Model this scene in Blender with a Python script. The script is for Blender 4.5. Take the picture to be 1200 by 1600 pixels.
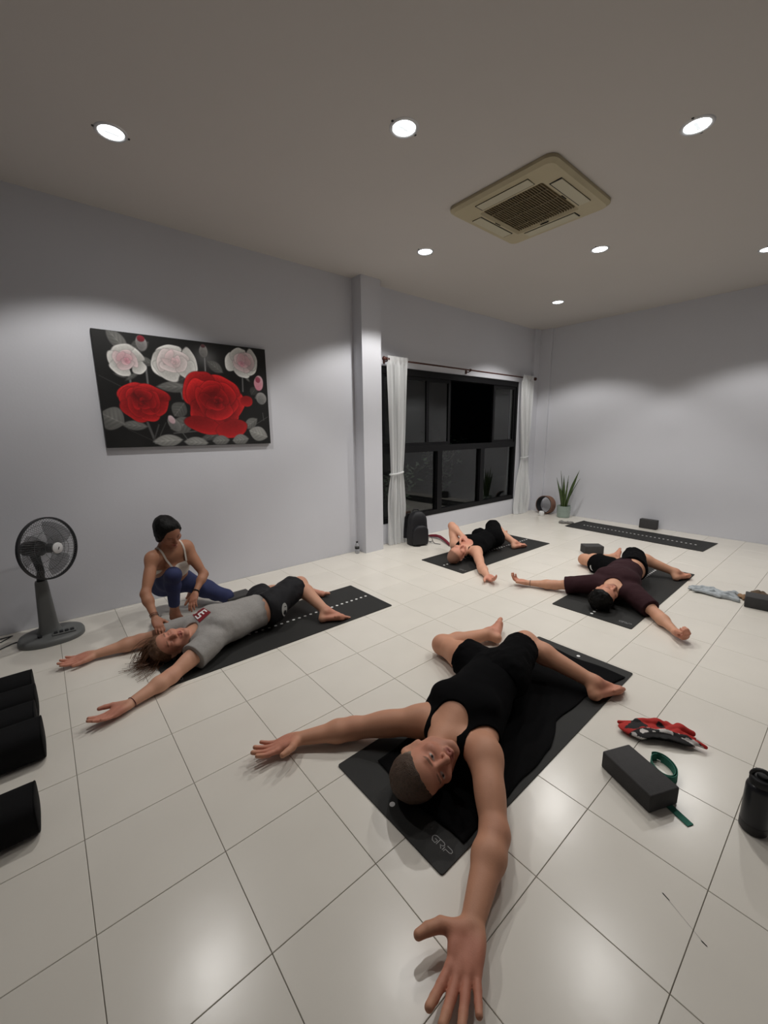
import bpy, bmesh, math, random
import numpy as np
from mathutils import Vector, Matrix

random.seed(7)
RNG = np.random.default_rng(11)
for o in list(bpy.data.objects):
    bpy.data.objects.remove(o, do_unlink=True)
SC = bpy.context.scene
COL = SC.collection

# ------------------------------------------------------------------ camera
F_PX = 636.770329                    # focal length in pixels of a 1200 x 1600 picture
CAM_H = 1.53609941
YAW, PITCH, ROLL = 0.873761038, 0.195177920, -0.0115581745
_f = np.array([math.cos(YAW)*math.cos(PITCH), math.sin(YAW)*math.cos(PITCH), -math.sin(PITCH)])
_r = np.array([math.sin(YAW), -math.cos(YAW), 0.0])
_u = np.cross(_r, _f)
_r, _u = _r*math.cos(ROLL)+_u*math.sin(ROLL), -_r*math.sin(ROLL)+_u*math.cos(ROLL)
cd = bpy.data.cameras.new('camera')
cd.sensor_fit = 'VERTICAL'; cd.sensor_height = 24.0; cd.lens = F_PX/1600*24.0
cd.clip_start = 0.02; cd.clip_end = 100
cam = bpy.data.objects.new('camera', cd); COL.objects.link(cam)
cam.matrix_world = Matrix(((_r[0], _u[0], -_f[0], 0), (_r[1], _u[1], -_f[1], 0), (_r[2], _u[2], -_f[2], CAM_H), (0, 0, 0, 1)))
SC.camera = cam

# ------------------------------------------------------------------ world, view
w = bpy.data.worlds.new('night'); SC.world = w; w.use_nodes = True
w.node_tree.nodes['Background'].inputs[0].default_value = (0.012, 0.016, 0.02, 1)
w.node_tree.nodes['Background'].inputs[1].default_value = 0.35
SC.view_settings.view_transform = 'Standard'
SC.view_settings.look = 'None'
SC.view_settings.gamma = 1.0
SC.view_settings.use_curve_mapping = False
SC.view_settings.exposure = 0.0
SPOT_W = 112.0                        # watts of each recessed downlight (see downlight builder)
SPOT_COL = (1.0, 0.975, 0.94)

# room box (metres, camera foot at the origin, x along the mats, y towards the painting wall)
X0, X1, Y0, Y1, H = -0.95, 7.25, -0.55, 4.19, 3.285

# ------------------------------------------------------------------ helpers
def ray_dir(px, py):
    return _f + _r*(px-600)/F_PX - _u*(py-800)/F_PX
def G(px, py, z=0.0):                # pixel -> point at height z
    d = ray_dir(px, py); t = (z-CAM_H)/d[2]
    return np.array([0, 0, CAM_H]) + t*d
def srgb(r, g=None, b=None):
    if g is None: r, g, b = r
    f = lambda c: c/12.92 if c <= 0.04045 else ((c+0.055)/1.055)**2.4
    return (f(r/255), f(g/255), f(b/255), 1.0)

MATS = {}
def mat(name, color, rough=0.6, metal=0.0, spec=0.5, var=0.0, vscale=8.0, bump=0.0, bscale=60.0, sheen=0.0, coat=0.0, trans=0.0, alpha=1.0, ior=1.45, emit=None, estr=0.0, attr=None, sss=0.0, bdetail=3.0):
    if name in MATS: return MATS[name]
    m = bpy.data.materials.new(name); m.use_nodes = True
    nt = m.node_tree; n = nt.nodes; l = nt.links
    b = n['Principled BSDF']
    if len(color) == 3: color = (*color, 1)
    b.inputs['Base Color'].default_value = color
    b.inputs['Roughness'].default_value = rough
    b.inputs['Metallic'].default_value = metal
    b.inputs['Specular IOR Level'].default_value = spec
    b.inputs['IOR'].default_value = ior
    b.inputs['Transmission Weight'].default_value = trans
    b.inputs['Alpha'].default_value = alpha
    b.inputs['Sheen Weight'].default_value = sheen
    b.inputs['Coat Weight'].default_value = coat
    b.inputs['Coat Roughness'].default_value = 0.06
    if sss:
        b.inputs['Subsurface Weight'].default_value = sss
        b.inputs['Subsurface Radius'].default_value = (0.012, 0.005, 0.003)
        b.inputs['Subsurface Scale'].default_value = 1.0
    if emit:
        b.inputs['Emission Color'].default_value = (*emit[:3], 1); b.inputs['Emission Strength'].default_value = estr
    tc = n.new('ShaderNodeTexCoord')
    src = None
    if attr:
        a = n.new('ShaderNodeVertexColor'); a.layer_name = attr
        src = a.outputs['Color']; l.new(src, b.inputs['Base Color'])
    if var:
        t = n.new('ShaderNodeTexNoise'); t.inputs['Scale'].default_value = vscale; t.inputs['Detail'].default_value = 5
        l.new(tc.outputs['Object'], t.inputs['Vector'])
        r = n.new('ShaderNodeMapRange'); r.inputs[1].default_value = 0.25; r.inputs[2].default_value = 0.75
        r.inputs[3].default_value = 1-var; r.inputs[4].default_value = 1+var
        l.new(t.outputs['Fac'], r.inputs[0])
        mx = n.new('ShaderNodeMix'); mx.data_type = 'RGBA'; mx.blend_type = 'MULTIPLY'; mx.inputs[0].default_value = 1.0
        if src: l.new(src, mx.inputs[6])
        else: mx.inputs[6].default_value = color
        l.new(r.outputs[0], mx.inputs[7]); l.new(mx.outputs[2], b.inputs['Base Color'])
    if bump:
        t2 = n.new('ShaderNodeTexNoise'); t2.inputs['Scale'].default_value = bscale; t2.inputs['Detail'].default_value = bdetail
        l.new(tc.outputs['Object'], t2.inputs['Vector'])
        bp = n.new('ShaderNodeBump'); bp.inputs['Strength'].default_value = bump; bp.inputs['Distance'].default_value = 0.01
        l.new(t2.outputs['Fac'], bp.inputs['Height']); l.new(bp.outputs['Normal'], b.inputs['Normal'])
    MATS[name] = m
    return m

def tag(o, label=None, cat=None, group=None, kind=None):
    if label: o['label'] = label
    if cat: o['category'] = cat
    if group: o['group'] = group
    if kind: o['kind'] = kind
    return o
def empty(name, loc=(0, 0, 0), rz=0.0):
    o = bpy.data.objects.new(name, None); COL.objects.link(o)
    o.location = loc; o.rotation_euler = (0, 0, rz); o.empty_display_size = 0.1
    return o
def mesh_obj(name, me, m=None, parent=None, smooth=False):
    o = bpy.data.objects.new(name, me); COL.objects.link(o)
    if m is not None and len(me.materials) == 0: me.materials.append(m)
    if parent is not None: o.parent = parent
    if smooth and len(me.polygons): me.polygons.foreach_set('use_smooth', np.ones(len(me.polygons), bool))
    return o
class MB:
    """collects shapes into one mesh"""
    def __init__(s): s.v = []; s.f = []
    def add(s, v, f):
        k = len(s.v); s.v += [tuple(map(float, p)) for p in v]; s.f += [tuple(i+k for i in q) for q in f]; return s
    def box(s, c, d, rz=0.0, bev=0.0, M=None):
        x, y, z = d[0]/2, d[1]/2, d[2]/2
        if bev > 0:
            bm = bmesh.new(); bmesh.ops.create_cube(bm, size=1.0)
            for vv in bm.verts: vv.co = Vector((vv.co.x*d[0], vv.co.y*d[1], vv.co.z*d[2]))
            bmesh.ops.bevel(bm, geom=list(bm.edges), offset=bev, segments=2, affect='EDGES', profile=0.5)
            bm.verts.index_update()
            vs = [vv.co.copy() for vv in bm.verts]; fs = [[q.index for q in ff.verts] for ff in bm.faces]; bm.free()
        else:
            vs = [Vector((i*x, j*y, k*z)) for k in (-1, 1) for j in (-1, 1) for i in (-1, 1)]
            fs = [(0, 2, 3, 1), (4, 5, 7, 6), (0, 1, 5, 4), (2, 6, 7, 3), (0, 4, 6, 2), (1, 3, 7, 5)]
        R = M if M is not None else Matrix.Rotation(rz, 3, 'Z')
        return s.add([R @ p + Vector(c) for p in vs], fs)
    def lathe(s, prof, c=(0, 0, 0), seg=28, M=None, cap=True):
        R = M if M is not None else Matrix.Identity(3)
        vs = []; n = len(prof)
        for i in range(seg):
            a = 2*math.pi*i/seg
            for r, z in prof: vs.append(R @ Vector((r*math.cos(a), r*math.sin(a), z)) + Vector(c))
        fs = []
        for i in range(seg):
            j = (i+1) % seg
            for k in range(n-1): fs.append((i*n+k, j*n+k, j*n+k+1, i*n+k+1))
        if cap:
            if prof[0][0] > 1e-5: fs.append(tuple(i*n for i in reversed(range(seg))))
            if prof[-1][0] > 1e-5: fs.append(tuple(i*n+n-1 for i in range(seg)))
        return s.add(vs, fs)
    def tube(s, pts, r, seg=8, closed=False, flat=None):
        """round (or flattened: flat=(normal, factor)) tube along points; r may be a list"""
        P = [Vector(p) for p in pts]; n = len(P)
        rr = r if hasattr(r, '__len__') else [r]*n
        vs = []; prev = None
        for i in range(n):
            if closed: t = P[(i+1) % n]-P[i-1]
            else: t = P[min(i+1, n-1)]-P[max(i-1, 0)]
            t = t.normalized() if t.length > 1e-9 else Vector((1, 0, 0))
            if flat is not None: nn = Vector(flat[0])
            else: nn = prev if prev is not None else (Vector((0, 0, 1)) if abs(t.z) < 0.9 else Vector((1, 0, 0)))
            nn = (nn - t*nn.dot(t)); nn = nn.normalized() if nn.length > 1e-6 else t.orthogonal().normalized()
            prev = nn; bb = t.cross(nn)
            fl = flat[1] if flat is not None else 1.0
            for k in range(seg):
                a = 2*math.pi*k/seg
                vs.append(P[i] + nn*math.cos(a)*rr[i]*fl + bb*math.sin(a)*rr[i])
        fs = []
        for i in range(n if closed else n-1):
            j = (i+1) % n
            for k in range(seg):
                fs.append((i*seg+k, i*seg+(k+1) % seg, j*seg+(k+1) % seg, j*seg+k))
        if not closed:
            fs.append(tuple(reversed(range(seg)))); fs.append(tuple((n-1)*seg+k for k in range(seg)))
        return s.add(vs, fs)
    def ribbon(s, pts, width_dir, wd, th):
        """strap: centre line pts, width vectors, thickness along the other axis"""
        n = len(pts); vs = []
        for i in range(n):
            p = Vector(pts[i]); t = Vector(pts[min(i+1, n-1)])-Vector(pts[max(i-1, 0)]); t.normalize()
            wv = Vector(width_dir[i]) if hasattr(width_dir[0], '__len__') else Vector(width_dir)
            wv = (wv-t*wv.dot(t)).normalized(); nv = t.cross(wv)
            for a, b in ((-1, -1), (1, -1), (1, 1), (-1, 1)): vs.append(p+wv*a*wd/2+nv*b*th/2)
        fs = [(i*4+k, i*4+(k+1) % 4, i*4+4+(k+1) % 4, i*4+4+k) for i in range(n-1) for k in range(4)]
        fs += [(3, 2, 1, 0), tuple((n-1)*4+k for k in range(4))]
        return s.add(vs, fs)
    def prism(s, poly, z0, z1):
        n = len(poly)
        vs = [(p[0], p[1], z0) for p in poly]+[(p[0], p[1], z1) for p in poly]
        return s.add(vs, [tuple(reversed(range(n))), tuple(range(n, 2*n))]+[(i, (i+1) % n, n+(i+1) % n, n+i) for i in range(n)])
    def grid(s, fn, nu, nv):
        vs = [fn(i/(nu-1), j/(nv-1)) for j in range(nv) for i in range(nu)]
        return s.add(vs, [(j*nu+i, j*nu+i+1, (j+1)*nu+i+1, (j+1)*nu+i) for j in range(nv-1) for i in range(nu-1)])
    def mesh(s, name):
        me = bpy.data.meshes.new(name); me.from_pydata(s.v, [], s.f); me.update()
        bm = bmesh.new(); bm.from_mesh(me); bmesh.ops.recalc_face_normals(bm, faces=bm.faces); bm.to_mesh(me); bm.free()
        return me
    def build(s, name, m, parent=None, smooth=False, auto=None):
        me = s.mesh(name)
        o = mesh_obj(name, me, m, parent, smooth or auto is not None)
        if auto is not None: me.set_sharp_from_angle(angle=math.radians(auto))
        return o
def rounded(wx, wy, r, n=6):
    out = []
    for cx, cy, a0 in ((wx/2-r, wy/2-r, 0), (-wx/2+r, wy/2-r, 90), (-wx/2+r, -wy/2+r, 180), (wx/2-r, -wy/2+r, 270)):
        for k in range(n+1):
            a = math.radians(a0+90*k/n); out.append((cx+r*math.cos(a), cy+r*math.sin(a)))
    return out

# ------------------------------------------------------------------ materials of the room
M_TILE = mat('glazed_tile', srgb(224, 219, 209), rough=0.25, spec=0.55, var=0.035, vscale=2.2, bump=0.05, bscale=9.0, coat=0.0)
M_GROUT = mat('grout', srgb(138, 132, 122), rough=0.9)
M_WALL = mat('white_plaster', srgb(212, 213, 219), rough=0.85, spec=0.2, var=0.02, vscale=1.5, bump=0.05, bscale=60.0)
M_WALL2 = mat('bounce_cut_grey_plaster', srgb(140, 140, 144), rough=0.85, spec=0.2, var=0.02, vscale=1.5, bump=0.10, bscale=90.0)  # mid-grey given to the two unseen walls to cut bounced light
M_CEIL = mat('ceiling_paint', srgb(200, 195, 190), rough=0.92, spec=0.1, var=0.015, vscale=1.2)
M_BLACKFRAME = mat('black_aluminium', (0.006, 0.006, 0.007, 1), rough=0.45, spec=0.25)
M_GLASS = mat('window_glass', (0.55, 0.58, 0.57, 1), rough=0.0, trans=1.0, ior=1.5)
M_WHITE = mat('white_plastic', (0.75, 0.75, 0.74, 1), rough=0.4)

# ------------------------------------------------------------------ the room
def struct(name, mb, m, label, parent=None):
    o = mb.build(name, m, parent)
    if parent is None: tag(o, label, kind='structure')
    return o
floor = struct('floor', MB().box(((X0+X1)/2, (Y0+Y1)/2, -0.055), (X1-X0+0.4, Y1-Y0+0.4, 0.10)), M_GROUT, 'floor of pale glazed square tiles with thin grey joints')
T = 0.4; TX, TY, GAP = 0.3375, 0.9505, 0.0021
tile_me = {}
def tile(cx, cy, wx, wy):
    key = (round(wx, 4), round(wy, 4))
    if key not in tile_me:
        b = 0.0012
        vs = []
        for dx, dy, z in ((0, 0, -0.0045), (0, 0, -b), (b, b, 0)):
            vs += [(-wx/2+dx, -wy/2+dy, z), (wx/2-dx, -wy/2+dy, z), (wx/2-dx, wy/2-dy, z), (-wx/2+dx, wy/2-dy, z)]
        fs = [(8, 9, 10, 11)]+[(r*4+k, r*4+(k+1) % 4, r*4+4+(k+1) % 4, r*4+4+k) for r in (0, 1) for k in range(4)]
        me = bpy.data.meshes.new('tile'); me.from_pydata(vs, [], fs); me.update(); me.materials.append(M_TILE)
        tile_me[key] = me
    o = bpy.data.objects.new('tile', tile_me[key]); COL.objects.link(o); o.parent = floor
    o.location = (cx, cy, -random.uniform(0, 0.0003))
    o.rotation_euler = (random.uniform(-.0009, .0009), random.uniform(-.0009, .0009), 0)
xs = [X0]+[TX+T*i for i in range(-4, 20) if X0+0.02 < TX+T*i < X1-0.02]+[X1]
ys = [Y0]+[TY+T*i for i in range(-6, 12) if Y0+0.02 < TY+T*i < Y1-0.02]+[Y1]
for i in range(len(xs)-1):
    for j in range(len(ys)-1):
        tile((xs[i]+xs[i+1])/2, (ys[j]+ys[j+1])/2, xs[i+1]-xs[i]-GAP, ys[j+1]-ys[j]-GAP)

WT = 0.16
WX0, WX1, WZ0, WZ1 = 3.44, 6.63, 0.285, 2.36        # window opening in the painting wall
zc = (H)/2
wl = MB()
def wbox(m, x0, x1, y0, y1, z0, z1): m.box(((x0+x1)/2, (y0+y1)/2, (z0+z1)/2), (x1-x0, y1-y0, z1-z0))
wbox(wl, X0-WT, WX0, Y1, Y1+WT, 0, H); wbox(wl, WX1, X1+WT, Y1, Y1+WT, 0, H)
wbox(wl, WX0, WX1, Y1, Y1+WT, 0, WZ0); wbox(wl, WX0, WX1, Y1, Y1+WT, WZ1, H)
struct('wall_left', wl, M_WALL, 'white plaster wall with the painting and the black window')
wb = MB(); wbox(wb, X1, X1+WT, Y0-WT, Y1, 0, H)
struct('wall_back', wb, M_WALL, 'bare white plaster wall behind the empty mat and snake plant')
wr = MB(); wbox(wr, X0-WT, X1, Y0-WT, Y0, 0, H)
struct('wall_right', wr, M_WALL2, 'grey plaster wall opposite the painting wall, darkened to cut bounced light')
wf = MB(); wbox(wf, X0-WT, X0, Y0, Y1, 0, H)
struct('wall_front', wf, M_WALL2, 'grey plaster wall opposite the snake plant wall, darkened to cut bounced light')
ce = MB(); wbox(ce, X0-WT, X1+WT, Y0-WT, Y1+WT, H, H+0.12)
struct('ceiling', ce, M_CEIL, 'flat pale ceiling with recessed downlights')
pil = MB(); wbox(pil, 3.055, 3.345, 4.015, Y1, 0, H)
struct('wall_pillar', pil, M_WALL, 'square white pillar beside the window')
pil2 = MB(); wbox(pil2, X1-0.05, X1, 3.93, Y1, 0, H); wbox(pil2, 7.02, X1-0.05, Y1-0.05, Y1, 0, H)
struct('wall_corner', pil2, M_WALL, 'shallow white corner pier beside the window')

# ------------------------------------------------------------------ window
win = empty('window_1', ((WX0+WX1)/2, Y1+0.05, 0)); tag(win, 'wide black framed sliding window onto the night', kind='structure')
def wpart(name, boxes, m):
    b = MB(); ox, oy = (WX0+WX1)/2, Y1+0.05
    for x0, x1, y0, y1, z0, z1 in boxes: wbox(b, x0-ox, x1-ox, y0-oy, y1-oy, z0, z1)
    return b.build(name, m, win)
YF0, YF1 = Y1-0.006, Y1+0.10
ZM = 1.285
wpart('window_frame', [(WX0, WX0+0.06, YF0, YF1, WZ0, WZ1), (WX1-0.05, WX1, YF0, YF1, WZ0, WZ1), (WX0+0.06, WX1-0.05, YF0, YF1, WZ0, WZ0+0.07), (WX0+0.06, WX1-0.05, YF0, YF1, WZ1-0.085, WZ1)], M_BLACKFRAME)
wpart('transom', [(WX0+0.06, WX1-0.05, YF0, YF1, ZM-0.045, ZM+0.045)], M_BLACKFRAME)
for x in (4.615, 5.66): wpart('mullion', [(x-0.05, x+0.05, YF0, YF1, WZ0+0.07, ZM-0.045)], M_BLACKFRAME)
for a, b in ((WX0+0.06, 4.565), (4.665, 5.61), (5.71, WX1-0.05)):
    wpart('pane', [(a, b, Y1+0.040, Y1+0.046, WZ0+0.07, ZM-0.045)], M_GLASS)
for a, b, yy in ((WX0+0.06, 4.385, Y1+0.012), (3.87, 4.90, Y1+0.055), (5.93, WX1-0.05, Y1+0.012)):
    s0, s1 = ZM+0.045, WZ1-0.085
    fr = wpart('sash', [(a, a+0.05, yy, yy+0.036, s0, s1), (b-0.05, b, yy, yy+0.036, s0, s1), (a+0.05, b-0.05, yy, yy+0.036, s0, s0+0.045), (a+0.05, b-0.05, yy, yy+0.036, s1-0.045, s1)], M_BLACKFRAME)
    pn = wpart('pane', [(a+0.05, b-0.05, yy+0.015, yy+0.021, s0+0.045, s1-0.045)], M_GLASS); pn.parent = fr; 
# the dark terrace outside
M_TERR = mat('terrace_paving', srgb(70, 70, 68), rough=0.9, var=0.15, vscale=3)
g = MB(); wbox(g, 0.5, 16, Y1+WT+0.02, 8.5, -0.25, -0.06)
struct('terrace', g, M_TERR, 'dark paved terrace outside the window')
g = MB(); wbox(g, 0.5, 16, 8.5, 8.6, -0.25, 4.2)
struct('wall_garden', g, mat('garden_wall', srgb(60, 62, 60), rough=0.95, var=0.2, vscale=2), 'dark garden wall beyond the terrace')

# ================================================================== implicit-surface bodies
A_ = lambda *v: np.array(v, dtype=float)
def nrm(v): v = np.asarray(v, float); return v/(np.linalg.norm(v)+1e-12)
def orth(v, ax): v = np.asarray(v, float)-np.dot(v, ax)*np.asarray(ax); return nrm(v)
_NG = np.random.default_rng(3).random((32, 32, 32)).astype(np.float32)
def vnoise(X, Y, Z):
    X, Y, Z = np.broadcast_arrays(X, Y, Z)
    ix = np.floor(X).astype(np.int32); iy = np.floor(Y).astype(np.int32); iz = np.floor(Z).astype(np.int32)
    fx = (X-ix).astype(np.float32); fy = (Y-iy).astype(np.float32); fz = (Z-iz).astype(np.float32)
    fx = fx*fx*(3-2*fx); fy = fy*fy*(3-2*fy); fz = fz*fz*(3-2*fz)
    g = lambda a, b, c: _NG[(ix+a) & 31, (iy+b) & 31, (iz+c) & 31]
    c0 = (g(0,0,0)*(1-fx)+g(1,0,0)*fx)*(1-fy)+(g(0,1,0)*(1-fx)+g(1,1,0)*fx)*fy
    c1 = (g(0,0,1)*(1-fx)+g(1,0,1)*fx)*(1-fy)+(g(0,1,1)*(1-fx)+g(1,1,1)*fx)*fy
    return c0*(1-fz)+c1*fz-0.5

class Cone:
    """tapered capsule a-b, optionally flattened by f along n and cut by planes (keep the side n points away from)"""
    def __init__(s, a, b, ra, rb, k=0.03, n=None, f=1.0, neg=False, caps=()):
        s.a = np.asarray(a, float); s.b = np.asarray(b, float); s.ra = ra; s.rb = rb; s.k = k; s.f = f; s.neg = neg; s.caps = caps
        s.n = None if n is None else nrm(n)
    def bounds(s, m):
        r = max(s.ra, s.rb)*max(1.0, s.f)+m
        return np.minimum(s.a, s.b)-r, np.maximum(s.a, s.b)+r
    def dist(s, X, Y, Z):
        px, py, pz = X-s.a[0], Y-s.a[1], Z-s.a[2]; ba = s.b-s.a; sc = 1.0
        if s.n is not None:
            g = 1/s.f-1; q = px*s.n[0]+py*s.n[1]+pz*s.n[2]
            px = px+q*g*s.n[0]; py = py+q*g*s.n[1]; pz = pz+q*g*s.n[2]
            ba = ba+s.n*np.dot(ba, s.n)*g; sc = min(1.0, 0.5+0.5*s.f)
        L = float(ba@ba)+1e-12
        h = np.clip((px*ba[0]+py*ba[1]+pz*ba[2])/L, 0, 1)
        d = np.sqrt((px-ba[0]*h)**2+(py-ba[1]*h)**2+(pz-ba[2]*h)**2)-(s.ra+(s.rb-s.ra)*h)
        d = d*sc
        for p, n in s.caps:
            n = nrm(n); d = np.maximum(d, (X-p[0])*n[0]+(Y-p[1])*n[1]+(Z-p[2])*n[2])
        return d
class Ell:
    def __init__(s, c, ax, r, k=0.03, neg=False):
        s.c = np.asarray(c, float); s.ax = [nrm(a) for a in ax]; s.r = np.asarray(r, float); s.k = k; s.neg = neg
    def bounds(s, m):
        r = max(s.r)+m; return s.c-r, s.c+r
    def dist(s, X, Y, Z):
        px, py, pz = X-s.c[0], Y-s.c[1], Z-s.c[2]; k0 = 0; k1 = 0
        for a, r in zip(s.ax, s.r):
            q = px*a[0]+py*a[1]+pz*a[2]; k0 = k0+(q/r)**2; k1 = k1+(q/(r*r))**2
        k0 = np.sqrt(k0); k1 = np.sqrt(k1)+1e-9
        return k0*(k0-1)/k1
def field(prims, h, inflate=0.0, pad=0.03, lo=None, hi=None):
    pos = [p for p in prims if not p.neg]
    if lo is None:
        B = [p.bounds(inflate) for p in pos]
        lo = np.min([b[0] for b in B], 0)-pad; hi = np.max([b[1] for b in B], 0)+pad
    n = np.ceil((hi-lo)/h).astype(int)+1
    ax = [(lo[i]+h*np.arange(n[i])).astype(np.float32) for i in range(3)]
    F = np.full(tuple(n), 0.09, np.float32)
    for p in prims:
        a, b = p.bounds(inflate+p.k+0.02)
        i0 = np.clip(np.floor((a-lo)/h).astype(int), 0, n); i1 = np.clip(np.ceil((b-lo)/h).astype(int)+1, 0, n)
        if (i1 <= i0).any(): continue
        sl = tuple(slice(i0[i], i1[i]) for i in range(3))
        d = p.dist(ax[0][sl[0]][:, None, None], ax[1][sl[1]][None, :, None], ax[2][sl[2]][None, None, :]).astype(np.float32)
        f = F[sl]; k = max(p.k, 1e-4)
        if p.neg:
            d = -d; hh = np.maximum(k-np.abs(f-d), 0)/k; F[sl] = np.maximum(f, d)+hh*hh*k*0.25
        else:
            d = d-inflate; hh = np.maximum(k-np.abs(f-d), 0)/k; F[sl] = np.minimum(f, d)-hh*hh*k*0.25
    return F, lo, h, ax
def surface_nets(F, lo, h):
    S = F < 0
    c = np.zeros(tuple(np.array(F.shape)-1), np.uint8)
    for dx in (0, 1):
        for dy in (0, 1):
            for dz in (0, 1):
                c += S[dx:F.shape[0]-1+dx, dy:F.shape[1]-1+dy, dz:F.shape[2]-1+dz]
    mask = (c > 0) & (c < 8)
    I = np.argwhere(mask); ids = np.full(mask.shape, -1, np.int32); ids[mask] = np.arange(len(I))
    acc = np.zeros((len(I), 3)); cnt = np.zeros(len(I))
    corners = [(x, y, z) for x in (0, 1) for y in (0, 1) for z in (0, 1)]
    V = {q: F[I[:, 0]+q[0], I[:, 1]+q[1], I[:, 2]+q[2]].astype(float) for q in corners}
    for q in corners:
        for a in range(3):
            if q[a] == 0:
                q2 = tuple(1 if i == a else q[i] for i in range(3)); v0, v1 = V[q], V[q2]; m = (v0 < 0) != (v1 < 0)
                t = np.where(m, v0/np.where(m, v0-v1, 1), 0)
                for i in range(3): acc[:, i] += np.where(m, q[i]+(t if i == a else 0), 0)
                cnt += m
    P = lo+h*(I+acc/cnt[:, None])
    faces = []
    for a in range(3):
        b_, c_ = (a+1) % 3, (a+2) % 3
        s0 = [slice(None)]*3; s1 = [slice(None)]*3; s0[a] = slice(0, -1); s1[a] = slice(1, None)
        s0 = tuple(s0); s1 = tuple(s1); ch = S[s0] != S[s1]
        E = np.argwhere(ch)
        E = E[(E[:, b_] > 0) & (E[:, c_] > 0) & (E[:, b_] < mask.shape[b_]) & (E[:, c_] < mask.shape[c_]) & (E[:, a] < mask.shape[a])]
        flip = S[s0][tuple(E.T)]
        def cell(db, dc):
            q = E.copy(); q[:, b_] -= db; q[:, c_] -= dc; return ids[tuple(q.T)]
        quad = np.stack([cell(1, 1), cell(0, 1), cell(0, 0), cell(1, 0)], -1)
        quad[~flip] = quad[~flip][:, ::-1]
        faces.append(quad)
    Q = np.concatenate(faces); Q = Q[(Q >= 0).all(1)]
    return P, Q
def fast_mesh(name, P, Q, col=None):
    me = bpy.data.meshes.new(name); me.vertices.add(len(P)); me.vertices.foreach_set('co', np.ascontiguousarray(P, np.float32).ravel())
    k = Q.shape[1]
    me.loops.add(Q.size); me.loops.foreach_set('vertex_index', np.ascontiguousarray(Q, np.int32).ravel())
    me.polygons.add(len(Q)); me.polygons.foreach_set('loop_start', np.arange(0, Q.size, k, dtype=np.int32))
    me.update(calc_edges=True)
    me.polygons.foreach_set('use_smooth', np.ones(len(Q), bool))
    if col is not None:
        ca = me.color_attributes.new('Col', 'FLOAT_COLOR', 'POINT')
        ca.data.foreach_set('color', np.concatenate([col, np.ones((len(col), 1))], 1).astype(np.float32).ravel())
    me.update()
    return me
def ground_cut(F, ax, rect=None, zin=0.0065, zout=0.0012):
    X = ax[0][:, None, None]; Y = ax[1][None, :, None]; Z = ax[2][None, None, :]
    fl = np.full((len(ax[0]), len(ax[1]), 1), zout, np.float32)
    if rect is not None:
        inside = (X > rect[0]) & (X < rect[1]) & (Y > rect[2]) & (Y < rect[3]); fl = np.where(inside, np.float32(zin), fl)
    return np.maximum(F, fl-Z)

# ------------------------------------------------------------------ anatomy
def hand_prims(W, d, pn, right, s=1.0, curl=(0.25, 0.3, 0.2), spread=0.10, thumb=(0.55, 0.75, 0.25), curls=None, fr=1.12):
    d = nrm(d); pn = orth(pn, d); t = np.cross(d, pn)*(1 if right else -1)
    P = []; off = (.026, .0075, -.0115, -.029); ln = (.092, .095, .088, .078)
    L = lambda a, b, c: W+s*(d*a+t*b+pn*c)
    for i in range(4):
        P.append(Cone(L(.004, off[i]*.55, 0), L(ln[i], off[i], 0), .0155*s, .0125*s, .014*s))
    P.append(Cone(L(.03, -.004, .001), L(.07, -.002, .0), .022*s, .024*s, .014*s, pn, .6))
    P.append(Ell(L(.040, .027, .006), (d, t, pn), (.034*s, .017*s, .015*s), .014*s))
    P.append(Ell(L(.040, -.026, .005), (d, t, pn), (.036*s, .014*s, .014*s), .014*s))
    ph = ((.043, .027, .022), (.047, .031, .023), (.043, .029, .023), (.034, .022, .020)); rad = (.0093, .0096, .0092, .0080)
    for i in range(4):
        a = spread*(1.4-i)*0.9; dd = d*math.cos(a)+t*math.sin(a); p = L(ln[i]-.004, off[i], .001); ang = 0; r = rad[i]*s*fr
        cc = curls[i] if curls is not None else curl
        for j in range(3):
            ang += cc[j]; dv = dd*math.cos(ang)+pn*math.sin(ang); q = p+dv*ph[i][j]*s
            P.append(Cone(p, q, r*(1-.05*j), r*(.97-.07*j), .0035 if j else .007)); p = q
    c0 = L(.018, .022, .006); v = nrm(d*thumb[0]+t*thumb[1]+pn*thumb[2]); v2 = nrm(v*.75+d*.40+pn*.02); v3 = nrm(v2*.85+d*.25)
    c1 = c0+v*.046*s; c2 = c1+v2*.035*s; c3 = c2+v3*.026*s
    P += [Cone(c0, c1, .0170*s, .0138*s*fr, .014*s), Cone(c1, c2, .0130*s*fr, .0115*s*fr, .004), Cone(c2, c3, .0115*s*fr, .0095*s*fr, .004)]
    return P
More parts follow.
